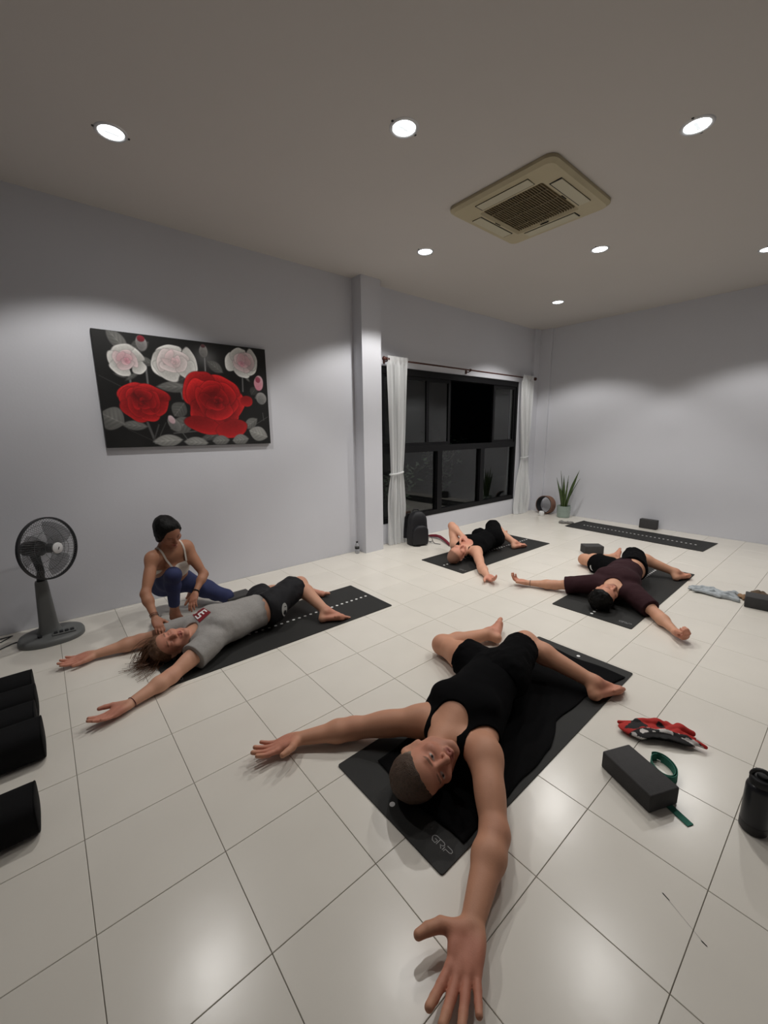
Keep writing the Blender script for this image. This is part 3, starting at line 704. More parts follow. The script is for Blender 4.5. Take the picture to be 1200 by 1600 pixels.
garment('shorts', pc, BC, gC['hip']+[Cone(fr['pv'], fr['wa'], .128, .122, .05, fr['pf'], .80), leg_sleeve(JC['hL'], JC['kL'], .72, .10, .10), leg_sleeve(JC['hR'], JC['kR'], .90, .102, .088)], M_BLK, .006, .012, planes=[(fr['pv']+fr['ps']*.14, fr['ps'])], rect=RC, zin=.0068, wr=.004, wf=20)

# ------------------------------------------------------------------ man in the maroon t-shirt
JD = dict(shL=(3.770, 1.505, .120), elL=(3.665, 1.805, .056), wrL=(3.560, 2.040, .038), shR=(3.800, 1.165, .120), elR=(3.640, .930, .058), wrR=(3.470, .765, .042),
          nk=(3.810, 1.335, .140), pv=(4.370, 1.440, .140), hL=(4.410, 1.530, .100), hR=(4.345, 1.365, .185), kL=(4.600, 1.945, .080), aL=(4.985, 1.790, .060), kR=(4.760, 1.505, .205), aR=(4.870, 1.140, .074),
          head=dict(c=(3.585, 1.325, .118), u=(-.95, -.12, -.10), f=(.05, -.62, .76)),
          handL=dict(d=(-.45, .88, .05), pn=(0, -.1, 1), curl=(.55, .55, .3), spread=.04), handR=dict(d=(-.55, -.82, .0), pn=(-.1, 0, 1), curl=(1.0, 1.2, .7), spread=.02, thumb=(.75, .35, .55)),
          footL=dict(d=(.85, .35, .30), sn=(.5, -.8, -.2)), footR=dict(d=(.93, -.32, .02), sn=(-.25, -.6, -.74)))
gD = body(JD, True, 1.02, 1.06)
BD = (4.2, 1.4, 0.0); RD = (3.35, 5.19, 1.03, 1.675)
pd_ = make_person('dark haired man in a maroon t-shirt and black shorts lying with arms wide', gD, JD, (200, 150, 122), .0056, BD, RD, .0066, red=(184, 104, 88), brow=(46, 34, 28), stubble=(84, 62, 50))
fr = gD['frame']
M_MAROON = mat('maroon_cotton', srgb(52, 32, 36), rough=.9, spec=.15, var=.06, vscale=40, bump=.12, bscale=400)
garment('t_shirt', pd_, BD, gD['torso']+[gD['hip'][0], sleeve(JD['shL'], JD['elL'], .66, .078, .062), sleeve(JD['shR'], JD['elR'], .66, .078, .062)]+gD['neck'][1:], M_MAROON, .006, .016, planes=[(fr['pv']+fr['ps']*.024, -fr['ps'])],
        balls=[(fr['nk']+fr['cs']*.05+fr['cf']*.035, .072)], cones=[Cone(fr['nk'], fr['C'], .070, .075)], rect=RD, zin=.0068, wr=.0045, wf=14)
soD = garment('shorts', pd_, BD, gD['hip']+[Cone(fr['pv'], fr['wa'], .125, .12, .05, fr['pf'], .80), leg_sleeve(JD['hL'], JD['kL'], .60, .104, .100), leg_sleeve(JD['hR'], JD['kR'], .80, .106, .094)], M_BLK, .006, .013, planes=[(fr['pv']+fr['ps']*.055, fr['ps'])], rect=RD, zin=.0068, wr=.0045, wf=20)
sw = [(.15, .0), (.02, .12), (.0, .30), (.12, .52), (.40, .78), (.95, 1.0), (.55, .72), (.34, .45), (.30, .25), (.38, .10), (.30, .0)]
decal(pd_, BD, [(922, 883), (927, 883), (927, 892), (922, 892)], 'shorts_mark', MATS['white_ink'], .003, cast=soD, shape=[[(.33, .2), q0, q1] for q0, q1 in zip(sw[:4], sw[1:5])]+[[(.45, .6), q0, q1] for q0, q1 in zip(sw[3:7], sw[4:8])]+[[(.33, .2), q0, q1] for q0, q1 in zip(sw[6:], sw[7:]+sw[:1])])
short_hair(pd_, BD, gD, mat('black_hair', (.003, .0026, .0022, 1), rough=.5, spec=.18, bump=.4, bscale=140), h=.0045, infl=.016, line=(.82, -.57, .014), wob=.006)
bracelet(pd_, BD, np.array(JD['wrL'])+nrm(np.array(JD['elL'])-np.array(JD['wrL']))*.03, np.array(JD['elL'])-np.array(JD['wrL']), .035, 'bracelet', (.05, .03, .025, 1))

# ------------------------------------------------------------------ crouching woman
JW = dict(shR=(.570, 3.510, .588), elR=(.472, 3.350, .365), wrR=(.490, 3.190, .222), shL=(.852, 3.620, .606), elL=(.935, 3.500, .368), wrL=(.822, 3.390, .262),
          nk=(.712, 3.570, .635), wa=(.748, 3.700, .400), pv=(.755, 3.790, .265), hR=(.665, 3.790, .250), hL=(.845, 3.800, .245), kR=(.690, 3.440, .440), aR=(.690, 3.545, .078), kL=(1.135, 3.600, .085), aL=(.960, 3.950, .075),
          head=dict(c=(.700, 3.505, .775), u=(-.08, -.55, .83), f=(.32, -.72, -.62), s=1.06),
          handR=dict(d=(.10, -.78, -.55), pn=(.1, -.5, -.85), curl=(.15, .25, .2), spread=.07), handL=dict(d=(-.45, -.72, -.50), pn=(-.1, -.4, -.9), curl=(.2, .3, .2), spread=.07),
          footR=dict(d=(.28, -.96, -.0), sn=(0, 0, -1)), footL=dict(d=(-.2, .15, -.95), sn=(-.4, .9, .1)))
gW = body(JW, False, .96)
BW = (.75, 3.65, 0.0)
pw = make_person('woman in white camisole and blue leggings crouching beside the grey shirted man', gW, JW, (166, 118, 92), .0048, BW, None, .0066, red=(146, 90, 74), brow=(40, 28, 22), lip=(140, 66, 62))
fr = gW['frame']
M_CAMI = mat('white_rib_cotton', srgb(214, 206, 196), rough=.85, spec=.2, bump=.1, bscale=300)
tp = fr['cc']+fr['cs']*.035
garment('camisole', pw, BW, gW['torso'], M_CAMI, .005, .0055, planes=[(tp, fr['cs']*.93-fr['cf']*.05), (fr['wa']-fr['cs']*.02, -fr['cs'])], cones=[arm_cut(gW, JW['shL'], JW['elL'], .06, .06), arm_cut(gW, JW['shR'], JW['elR'], .06, .06)], wr=.001)
from mathutils.bvhtree import BVHTree
bmw = bmesh.new(); bmw.from_mesh(pw.data); bvw = BVHTree.FromBMesh(bmw); bmw.free()
for q in (1, -1):
    pts = []; nn = []
    for t in np.linspace(0, 1, 12):
        a = math.pi*.95*t
        aim = fr['nk']-fr['cs']*.055+fr['cl']*q*(.078+.012*math.sin(a))
        d = nrm(fr['cf']*math.cos(a)+fr['cs']*math.sin(a)); src = aim-np.asarray(BW)+d*.3-fr['cs']*.03*math.cos(a)*0
        hit = bvw.ray_cast(Vector(src), Vector(-d))
        if hit[0] is not None and (hit[0]-Vector(aim-np.asarray(BW))).length < .16: pts.append(hit[0]+hit[1]*.002); nn.append(fr['cl'])
    if len(pts) > 3:
        lowp = Vector(tp+fr['cl']*q*.068+fr['cf']*.10-np.asarray(BW)); hit = bvw.find_nearest(lowp); pts = [hit[0]+hit[1]*.005]+pts; nn = [fr['cl']]+nn
        MB().ribbon(pts, nn, .014, .004).build('shoulder_strap', M_CAMI, pw)
M_LEG = mat('blue_leggings', srgb(52, 58, 92), rough=.75, spec=.2, var=.08, vscale=20, bump=.08, bscale=300)
def shin_cap(ps_, A, K, fr_):
    A = np.asarray(A, float); K = np.asarray(K, float); e = A+(K-A)*fr_
    for p in ps_[1:]: p.caps = [(e, A-K)]
    return ps_
import copy
lg = gW['hip']+[Cone(fr['pv'], fr['wa']+fr['cs']*.05, .112, .104, .05, fr['pf'], .78, caps=[(fr['wa']+fr['cs']*.005, fr['cs'])])]
for q in SIDES: lg += gW['thigh'+q]+shin_cap([copy.copy(p) for p in gW['shin'+q]], JW['a'+q], JW['k'+q], .22)
garment('leggings', pw, BW, lg, M_LEG, .005, .0045, wr=.0010, wf=24)
short_hair(pw, BW, gW, mat('black_hair', (.003, .0026, .0022, 1), rough=.5, spec=.18, bump=.4, bscale=140), h=.0045, infl=.010, line=(.60, -.80, -.016), wob=.0025, side=1.1, extra=[Ell(fr['C']-fr['hu']*.02-fr['hf']*.10, (fr['hl'], fr['hu'], fr['hf']), (.040, .042, .034), .03), Cone(fr['C']-fr['hu']*.04-fr['hf']*.11, fr['C']-fr['hu']*.15-fr['hf']*.13, .022, .010, .02)]+[Ell(fr['C']+fr['hl']*q*.045-fr['hu']*.015+fr['hf']*.0, (fr['hl'], fr['hu'], fr['hf']), (.038, .075, .055), .03) for q in (-1, 1)])
bracelet(pw, BW, np.array(JW['wrR'])+nrm(np.array(JW['elR'])-np.array(JW['wrR']))*.02, np.array(JW['elR'])-np.array(JW['wrR']), .027, 'bracelet', (.05, .03, .025, 1), fl=1)
bracelet(pw, BW, np.array(JW['wrR'])+nrm(np.array(JW['elR'])-np.array(JW['wrR']))*.034, np.array(JW['elR'])-np.array(JW['wrR']), .028, 'bracelet', (.16, .05, .04, 1), fl=1)
bracelet(pw, BW, np.array(JW['wrL'])+nrm(np.array(JW['elL'])-np.array(JW['wrL']))*.02, np.array(JW['elL'])-np.array(JW['wrL']), .027, 'wristwatch', (.012, .012, .014, 1), thick=.005, fl=1)

# ------------------------------------------------------------------ downlights
M_RING = mat('downlight_ring', (0.62, 0.62, 0.63, 1), rough=0.35, metal=0.3)
M_LAMP = mat('downlight_lamp', (1, 1, 1, 1), emit=(0.93, 0.98, 1.0), estr=14.0)
M_CLIP = mat('downlight_clip', (0.03, 0.03, 0.03, 1), rough=0.5)
LIGHTS = [(0.58, 3.16, 'over the fan and the grey shirted man'), (3.21, 3.15, 'beside the pillar and the air conditioner'), (5.85, 3.14, 'in front of the window end by the plant'), (1.90, 2.045, 'between fan side lamps and air conditioner'),
          (4.53, 2.03, 'over the maroon shirted man'), (3.23, 0.94, 'alone on the side away from the painting'), (5.87, 0.96, 'over the empty mat end away from the plant'), (0.58, 0.94, 'over the green strap side')]
LBL = ['recessed round downlight nearest the fan and painting', 'recessed round downlight between the pillar and the air conditioner', 'recessed round downlight nearest the window corner and snake plant',
       'recessed round downlight between the painting and the near air conditioner edge', 'recessed round downlight just beyond the air conditioner towards the snake plant wall',
       'recessed round downlight beside the air conditioner, on the side away from the painting', 'recessed round downlight farthest from the painting wall, near the bare wall', 'recessed round downlight on the side away from the painting, farthest from the plant']
ring_me = MB().lathe([(0.066, 0.0), (0.070, -0.006), (0.083, -0.006), (0.088, 0.0)], seg=40, cap=False).mesh('ring')
ring_me.materials.append(M_RING)
lamp_me = MB().lathe([(0.0005, -0.0035), (0.045, -0.0035), (0.067, -0.001)], seg=32, cap=False).mesh('lamp'); lamp_me.materials.append(M_LAMP)
bulb_me = MB().box((0, 0, -0.0052), (0.085, 0.018, 0.003)).mesh('lamp_tube'); bulb_me.materials.append(mat('lamp_tube', (.8, .8, .8, 1), emit=(.9, .97, 1), estr=0.75))
clip_me = MB().box((0, 0, -0.002), (0.016, 0.012, 0.004)).mesh('clip'); clip_me.materials.append(M_CLIP)
for (x, y, _), lb, pw_ in zip(LIGHTS[:7], LBL, (0.90, 1.22, 1.1, 0.58, 1.15, 0.74, 1.0)):   # lamp strengths set unequal to shape the brightness across the room
    e = empty('downlight', (x, y, H)); tag(e, lb, 'downlight', 'recessed downlights in the ceiling')
    for nm, me in (('ring', ring_me), ('lamp', lamp_me), ('lamp_tube', bulb_me)): mesh_obj(nm, me, None, e, True)
    for sx in (-1, 1):
        c = mesh_obj('clip', clip_me, None, e); c.location = (sx*0.088, 0, 0)
    ld = bpy.data.lights.new('downlight_beam', 'SPOT'); ld.energy = SPOT_W*pw_; ld.color = SPOT_COL
    ld.spot_size = math.radians(118); ld.spot_blend = 0.30; ld.shadow_soft_size = 0.06
    lo = bpy.data.objects.new('downlight_beam', ld); COL.objects.link(lo); lo.parent = e; lo.location = (0, 0, -0.012)

# ------------------------------------------------------------------ air conditioner cassette
M_AC = mat('aged_cream_plastic', srgb(184, 173, 143), rough=0.55, var=0.05, vscale=5)
M_ACD = mat('dusty_grille', srgb(120, 108, 82), rough=0.8, var=0.12, vscale=30)
M_ACF = mat('pale_flap', srgb(190, 184, 160), rough=0.5)
M_DARK = mat('dark_gap', (0.01, 0.01, 0.01, 1), rough=0.9)
ac = empty('air_conditioner', (3.235, 2.03, H-0.0015)); tag(ac, 'cream square ceiling cassette air conditioner with brown central grille', 'air conditioner')
b = MB(); n = 7
o1 = rounded(0.93, 0.90, 0.07); o2 = rounded(0.88, 0.85, 0.055); i1 = rounded(0.56, 0.54, 0.02); i2 = rounded(0.52, 0.50, 0.012)
N = len(o1); vs = []
for poly, z in ((o1, 0), (o1, -0.022), (o2, -0.042), (i1, -0.048), (i2, -0.026)): vs += [(p[0], p[1], z) for p in poly]
b.add(vs, [(r*N+k, r*N+(k+1) % N, r*N+N+(k+1) % N, r*N+N+k) for r in range(4) for k in range(N)])
b.build('panel', M_AC, ac)
MB().prism(i2, -0.028, -0.024).build('grille_backing', M_ACD, ac)
bar = MB().box((0, 0, 0), (0.50, 0.006, 0.012)).mesh('grille_bar'); bar.materials.append(M_ACD)
for k in range(24):
    o = mesh_obj('grille_bar', bar, None, ac); o.location = (0, -0.24+0.48*k/23, -0.033)
bar2 = MB().box((0, 0, 0), (0.007, 0.48, 0.013)).mesh('grille_rib'); bar2.materials.append(M_ACD)
for x in (-0.16, 0, 0.16):
    o = mesh_obj('grille_rib', bar2, None, ac); o.location = (x, 0, -0.034)
for k in range(4):
    a = k*math.pi/2; R = Matrix.Rotation(a, 3, 'Z'); d = 0.345 if k % 2 == 0 else 0.335
    MB().box(R @ Vector((d, 0, -0.0465)), (0.092, 0.45, 0.004), M=R).build('flap_gap', M_DARK, ac)
    MB().box(R @ Vector((d+0.004, 0.004, -0.049)), (0.084, 0.44, 0.006), M=R, bev=0.0025).build('flap', M_ACF, ac)
    MB().box(R @ Vector((0.275, 0.02, -0.0475)), (0.008, 0.07, 0.005), M=R).build('slot', M_DARK, ac)

# ------------------------------------------------------------------ painting
def paint_roses(nu, nv):
    U, V = np.meshgrid(np.linspace(0, 1, nu), np.linspace(0, 1, nv))      # V up
    AS = 1.465/0.945
    X = U*AS; Y = V
    rs = np.random.default_rng(5)
    img = np.zeros((nv, nu, 3))
    def vn(sc, seed):
        r = np.random.default_rng(seed); g = r.random((int(sc)+3, int(sc*AS)+3))
        gx = X*sc; gy = Y*sc; ix = gx.astype(int); iy = gy.astype(int); fx = gx-ix; fy = gy-iy
        fx = fx*fx*(3-2*fx); fy = fy*fy*(3-2*fy)
        return (g[iy, ix]*(1-fx)+g[iy, ix+1]*fx)*(1-fy)+(g[iy+1, ix]*(1-fx)+g[iy+1, ix+1]*fx)*fy
    bgn = 10+14*vn(5, 1)
    glow = 70*np.exp(-(((X-0.93)/0.12)**2+((Y-0.86)/0.10)**2))
    img[...] = (bgn+glow)[..., None]
    grain = vn(90, 3)-0.5
    def over(mask, col):
        m = np.clip(mask, 0, 1)[..., None]; img[...] = img*(1-m)+np.asarray(col)*m
    def ellip(cx, cy, rx, ry, ang, wob=0.0, seed=0, pinch=0.0):
        c, s = math.cos(ang), math.sin(ang); dx = X-cx; dy = Y-cy
        a = (dx*c+dy*s)/rx; q = (-dx*s+dy*c)/ry
        th = np.arctan2(q, a); rr = np.hypot(a, q)
        if wob:
            r0 = np.random.default_rng(seed); f = 1+wob*sum(np.sin(k*th+r0.uniform(0, 6.28))/k for k in (2, 3, 5))
            rr = rr/f
        if pinch: rr = rr+pinch*np.abs(q)*np.clip(np.abs(a), 0, 1)**2
        return rr, a, q
    def soft(rr, r, e=0.012): return (1-rr)*r/e
    def stem(pts, wd, g0):
        for i in range(len(pts)-1):
            (x0, y0), (x1, y1) = pts[i], pts[i+1]
            dx, dy = x1-x0, y1-y0; L2 = dx*dx+dy*dy
            t = np.clip(((X-x0)*dx+(Y-y0)*dy)/L2, 0, 1); d = np.hypot(X-x0-t*dx, Y-y0-t*dy)
            over((wd-d)/0.004, np.stack([g0*(1-0.45*(d/wd))]*3, -1))
    def leaf(cx, cy, rx, ry, ang, g=110):
        rr, a, q = ellip(cx, cy, rx, ry, ang, pinch=0.55)
        vein = np.exp(-(q/0.05)**2)*18+10*np.cos((a*9+np.abs(q)*6)*2)*np.clip(1-rr, 0, 1)
        sh = g*(0.62+0.42*(q*0.5+0.5)*np.clip(1.2-rr, 0, 1)+0.25*np.clip(rr, 0, 1)**3*0.5)+vein
        over(soft(rr, min(rx, ry)), np.stack([sh*1.18, sh*1.18, sh*1.15], -1))
    def petal(cx, cy, rx, ry, ang, c_lo, c_hi, seed, wob=0.07, dirv=None):
        rr, a, q = ellip(cx, cy, rx, ry, ang, wob, seed)
        over(soft(rr/1.03, min(rx, ry), 0.008)*0.55, np.asarray(c_lo)*0.5)          # darker crease painted round it
        dv = dirv if dirv is not None else (0.3, 0.9)
        t = np.clip(0.5+0.5*((X-cx)/rx*dv[0]+(Y-cy)/ry*dv[1]), 0, 1)
        t = np.clip(t*0.75+0.35*np.clip(rr, 0, 1)**4+grain*0.14, 0, 1)[..., None]
        over(soft(rr, min(rx, ry), 0.008), np.asarray(c_lo)*(1-t)+np.asarray(c_hi)*t)
    def rose(cx, cy, R, lo, hi, core_lo, core_hi, seed, sq=0.85, layers=((0.62, 6, 0.50), (0.42, 5, 0.40), (0.25, 4, 0.30)), lift=0.10):
        r = np.random.default_rng(seed); a0 = r.uniform(0, 6)
        for li, (rad, cnt, size) in enumerate(layers):
            for k in range(cnt):
                a = a0+li*0.7+k*6.283/cnt+r.uniform(-.38, .38); rad2 = rad*r.uniform(.82, 1.12)
                px, py = cx+R*rad2*math.cos(a)+R*.05*li*math.cos(seed), cy+R*rad2*sq*math.sin(a)+R*lift*li*.5
                f = li/(len(layers)); l2 = np.asarray(lo)*(1-f)+np.asarray(core_lo)*f; h2 = np.asarray(hi)*(1-f)+np.asarray(core_hi)*f
                petal(px, py, R*size*r.uniform(.9, 1.35), R*size*r.uniform(.62, .92)*sq*1.1, a+1.57+r.uniform(-.35, .35), l2, h2, seed*31+li*9+k, wob=.15, dirv=(math.cos(a+r.uniform(-.7, .7)), math.sin(a+r.uniform(-.7, .7))))
        for k in range(5):                                  # the spiral heart
            a = a0+k*1.3; rr = R*(0.17-0.03*k)
            petal(cx+rr*0.5*math.cos(a), cy+rr*0.5*math.sin(a), rr*1.05, rr*0.8, a, core_lo, core_hi, seed*7+k, dirv=(math.cos(a+.8), math.sin(a+.8)))
    P = lambda u, v: (u*AS, v)
    for pts, wd, g0 in STEMS: stem([P(*q) for q in pts], wd, g0)
    for (u, v, rx, ry, ang, g) in LEAVES: leaf(u*AS, v, rx, ry, ang, g)
    WLO, WHI = (160, 158, 154), (255, 254, 250); PLO, PHI = (176, 84, 108), (236, 178, 190)
    RLO, RHI = (104, 6, 10), (238, 42, 44); CLO, CHI = (80, 2, 6), (205, 26, 32)
    for (u, v, rx, ry, ang, lo, hi) in BUDS: petal(u*AS, v, rx, ry, ang, lo, hi, int(u*1000), wob=0.05)
    WL = ((0.66, 5, 0.50), (0.36, 4, 0.42), (0.20, 3, 0.30))
    for (u, v, R, seed) in WHITES: rose(u*AS, v, R, WLO, WHI, (190, 170, 170) if seed == 3 else (196, 140, 150), PHI if seed != 3 else (246, 206, 212), seed, 0.78, WL)
    for (u, v, R, seed) in REDS: rose(u*AS, v, R, RLO, RHI, CLO, CHI, seed, 0.86)
    for (u, v, rx, ry, ang) in LOWPET: petal(u*AS, v, rx, ry, ang, (120, 8, 12), (205, 28, 32), int(u*997), dirv=(0.1, -0.9))
    for (u, v, rx, ry, ang, g) in LEAVES_TOP: leaf(u*AS, v, rx, ry, ang, g)
    return np.clip(img, 0, 255)
STEMS = [([(.247, .785), (.246, .55)], .012, 120), ([(.416, .66), (.434, .45)], .012, 135), ([(.589, .88), (.585, .70)], .010, 140), ([(.827, .70), (.823, .55)], .011, 110),
         ([(.156, .66), (.157, .56)], .012, 120), ([(.22, .22), (.252, .03)], .014, 95), ([(.007, .62), (.115, .53)], .006, 60), ([(.114, .16), (.242, .05)], .006, 55), ([(.993, .29), (.88, .19)], .006, 75),
         ([(.36, .12), (.506, .14)], .010, 90), ([(.28, .20), (.24, .04)], .010, 70), ([(.32, .22), (.28, .1)], .008, 66), ([(.44, .05), (.40, .15)], .008, 90), ([(.66, .1), (.655, .0)], .009, 110), ([(.955, .33), (.96, .25)], .006, 90)]
LEAVES = [(.116, .93, .13, .065, -0.9, 112), (.225, .90, .10, .06, 0.5, 78), (.246, .77, .09, .045, -.3, 100), (.40, .56, .19, .06, .05, 118), (.65, .775, .10, .055, -.6, 100), (.36, .68, .12, .05, -.6, 80),
          (.406, .347, .09, .08, .9, 100), (.417, .20, .13, .085, .3, 108), (.864, .217, .10, .06, .6, 112), (.152, .194, .12, .05, -.1, 118), (.60, .09, .16, .045, .25, 84), (.47, .66, .13, .07, .5, 70), (.946, .50, .075, .055, .2, 100), (.90, .56, .06, .05, .9, 60), (.17, .63, .09, .025, .6, 95), (.11, .63, .07, .02, -.3, 95), (.86, .68, .05, .02, -.8, 110)]
LEAVES_TOP = [(.044, .255, .105, .115, -.5, 118), (.324, .05, .145, .065, .05, 150), (.489, .028, .13, .06, -.08, 140), (.648, .04, .10, .06, .05, 118), (.782, .045, .10, .065, .1, 126), (.914, .105, .12, .085, -.35, 150)]
BUDS = [(.236, .925, .05, .07, .1, (96, 94, 94), (178, 174, 172)), (.236, .965, .035, .03, 0, (96, 12, 26), (168, 34, 56)), (.584, .915, .045, .065, 0, (88, 86, 86), (170, 168, 164)), (.584, .965, .025, .02, 0, (70, 40, 44), (120, 80, 84)),
        (.94, .645, .055, .085, -.15, (206, 120, 140), (246, 214, 220)), (.935, .68, .03, .035, .3, (150, 60, 84), (210, 110, 130)), (.368, .205, .05, .085, .6, (84, 84, 84), (160, 160, 156)), (.355, .25, .03, .05, .5, (190, 150, 160), (244, 232, 234)), (.952, .485, .06, .07, .3, (90, 90, 90), (176, 174, 170))]
WHITES = [(.148, .765, .160, 4), (.405, .785, .215, 3), (.832, .835, .185, 6)]
REDS = [(.215, .40, .220, 8), (.642, .44, .315, 9)]
LOWPET = [(.545, .195, .19, .085, -.25), (.73, .16, .17, .10, .25), (.845, .45, .07, .06, .2)]
PX0, PX1, PZ0, PZ1 = 0.448, 1.913, 1.425, 2.372
pt = empty('painting', ((PX0+PX1)/2, Y1-0.002, PZ0)); tag(pt, 'wide canvas painting of red and white roses on a black ground', 'painting')
cv = MB().box((0, -0.018, (PZ1-PZ0)/2), (PX1-PX0, 0.034, PZ1-PZ0), bev=0.003).build('canvas', mat('canvas_edge', (0.012, 0.012, 0.012, 1), rough=0.7), pt)
nu, nv = 460, 298
img = paint_roses(nu, nv)
U, V = np.meshgrid(np.linspace(-.5, .5, nu)*(PX1-PX0-0.008), np.linspace(0, 1, nv)*(PZ1-PZ0-0.008)+0.004)
vs = np.stack([U.ravel(), np.full(U.size, -0.0354), V.ravel()], -1)
ii = (np.arange(nv-1)[:, None]*nu+np.arange(nu-1)).ravel()
fs = np.stack([ii, ii+1, ii+nu+1, ii+nu], -1)
me = bpy.data.meshes.new('rose_print'); me.vertices.add(len(vs)); me.vertices.foreach_set('co', vs.ravel().astype(np.float32))
me.loops.add(fs.size); me.loops.foreach_set('vertex_index', fs.ravel().astype(np.int32))
me.polygons.add(len(fs)); me.polygons.foreach_set('loop_start', np.arange(0, fs.size, 4, dtype=np.int32)); me.update(calc_edges=True)
ca = me.color_attributes.new('Col', 'FLOAT_COLOR', 'POINT')
lin = img.reshape(-1, 3)/255; lin = np.where(lin <= 0.04045, lin/12.92, ((lin+0.055)/1.055)**2.4)
ca.data.foreach_set('color', np.concatenate([lin, np.ones((len(lin), 1))], 1).ravel().astype(np.float32))
mesh_obj('rose_print', me, mat('painted_canvas', (1, 1, 1, 1), rough=0.55, attr='Col', bump=0.05, bscale=250), pt)

# ------------------------------------------------------------------ curtain rod and curtains
M_ROD = mat('dark_wood_rod', srgb(70, 34, 26), rough=0.45)
rod = empty('curtain_rod', (5.2, Y1, 2.43)); tag(rod, 'thin dark wooden curtain rod above the window', 'curtain rod')
MB().tube([(3.50-5.2, -0.09, 0), (6.98-5.2, -0.09, 0)], 0.011, 10).build('rod', M_ROD, rod, True)
for sx, x in ((-1, 3.50-5.2), (1, 6.98-5.2)):
    R = Matrix.Rotation(sx*math.pi/2, 3, 'Y')
    MB().lathe([(0.011, 0), (0.024, 0.004), (0.014, 0.014), (0.028, 0.03), (0.03, 0.042), (0.018, 0.058), (0.004, 0.062)], (x, -0.09, 0), 16, R).build('finial', M_ROD, rod, True)
for x in (3.53-5.2, 5.17-5.2, 6.955-5.2):
    b = MB().box((x, -0.008, -0.01), (0.03, 0.016, 0.07), bev=0.003).tube([(x, -0.012, -0.02), (x, -0.06, -0.025), (x, -0.09, -0.014)], 0.007, 8)
    b.lathe([(0.012, -0.012), (0.02, -0.012), (0.02, 0.012), (0.012, 0.012)], (x, -0.09, 0), 14, Matrix.Rotation(math.pi/2, 3, 'Y'), cap=False).build('bracket', M_ROD, rod, True)
mc = bpy.data.materials.new('sheer_white_curtain'); mc.use_nodes = True
nt = mc.node_tree; nt.nodes.clear(); ou = nt.nodes.new('ShaderNodeOutputMaterial'); df = nt.nodes.new('ShaderNodeBsdfDiffuse'); tl = nt.nodes.new('ShaderNodeBsdfTranslucent'); tp = nt.nodes.new('ShaderNodeBsdfTransparent')
df.inputs[0].default_value = (0.84, 0.85, 0.85, 1); tl.inputs[0].default_value = (0.8, 0.81, 0.82, 1)
a1 = nt.nodes.new('ShaderNodeMixShader'); a1.inputs[0].default_value = 0.22; a2 = nt.nodes.new('ShaderNodeMixShader'); a2.inputs[0].default_value = 0.16
nt.links.new(df.outputs[0], a1.inputs[1]); nt.links.new(tl.outputs[0], a1.inputs[2]); nt.links.new(a1.outputs[0], a2.inputs[1]); nt.links.new(tp.outputs[0], a2.inputs[2]); nt.links.new(a2.outputs[0], ou.inputs[0])
def curtain(x0, x1, tz, tx, tw, bot, label, seed):
    """hanging from x0..x1 on the rod, gathered at height tz around tx, width tw; bot = (x0, x1) at the floor"""
    xm = (x0+x1)/2
    e = empty('curtain', (xm, Y1-0.09, 0)); tag(e, label, 'curtain', 'tied curtains at the window')
    rr = random.Random(seed); ph = [rr.uniform(0, 6.28) for _ in range(6)]
    def fn(u, v):
        z = 2.47*(1-v)+0.004*v
        if z > tz:
            t = (z-tz)/(2.47-tz); s = t**0.75 if t > 0 else 0
            a = (tx-tw/2)*(1-s)+x0*s; b = (tx+tw/2)*(1-s)+x1*s
        else:
            t = (tz-z)/tz; s = min(1, t*2.2)**0.7; s = s*0.75+0.25*t
            a = (tx-tw/2)*(1-s)+bot[0]*s; b = (tx+tw/2)*(1-s)+bot[1]*s
        x = a+(b-a)*u
        sq = 1.0 if z > 2.40 else (0.55+0.45*min(1, abs(z-tz)/0.5))
        amp = 0.024*sq
        y = amp*math.sin(u*6.28*4.5+ph[0]+0.5*math.sin(z*2+ph[1]))+0.012*math.sin(u*6.28*9.3+ph[2]+z*1.3)*sq
        x += 0.008*math.sin(u*40+z*3+ph[3])
        if z < tz: y += 0.03*math.sin(u*9+ph[4]+z*5)*min(1, (tz-z)*2)*0.6+0.006*math.sin(z*9+u*7+ph[5])*min(1, (tz-z)*3)
        if z < 0.10: y -= (0.10-z)*0.35*(0.5+0.5*math.sin(u*11+ph[1]))
        k_ = min(1, max(0, (z-2.36)/0.05)); y = y*(1-k_)+k_*(-0.017+0.12*y)
        return (x-xm, y-0.0, z)
    MB().grid(fn, 70, 90).build('drape', mc, e, True)
    MB().tube([(tx-xm+(tw/2+.012)*math.cos(a), 0.042*math.sin(a), tz+0.012*math.cos(a)) for a in [k*6.283/24 for k in range(24)]], 0.013, 8, True).build('tie_band', mc, e, True)
curtain(3.52, 3.85, 0.98, 3.665, 0.20, (3.52, 3.80), 'white sheer curtain tied beside the pillar and backpack', 3)
curtain(6.60, 6.93, 1.05, 6.80, 0.17, (6.60, 6.98), 'white sheer curtain tied near the yoga wheel corner', 8)

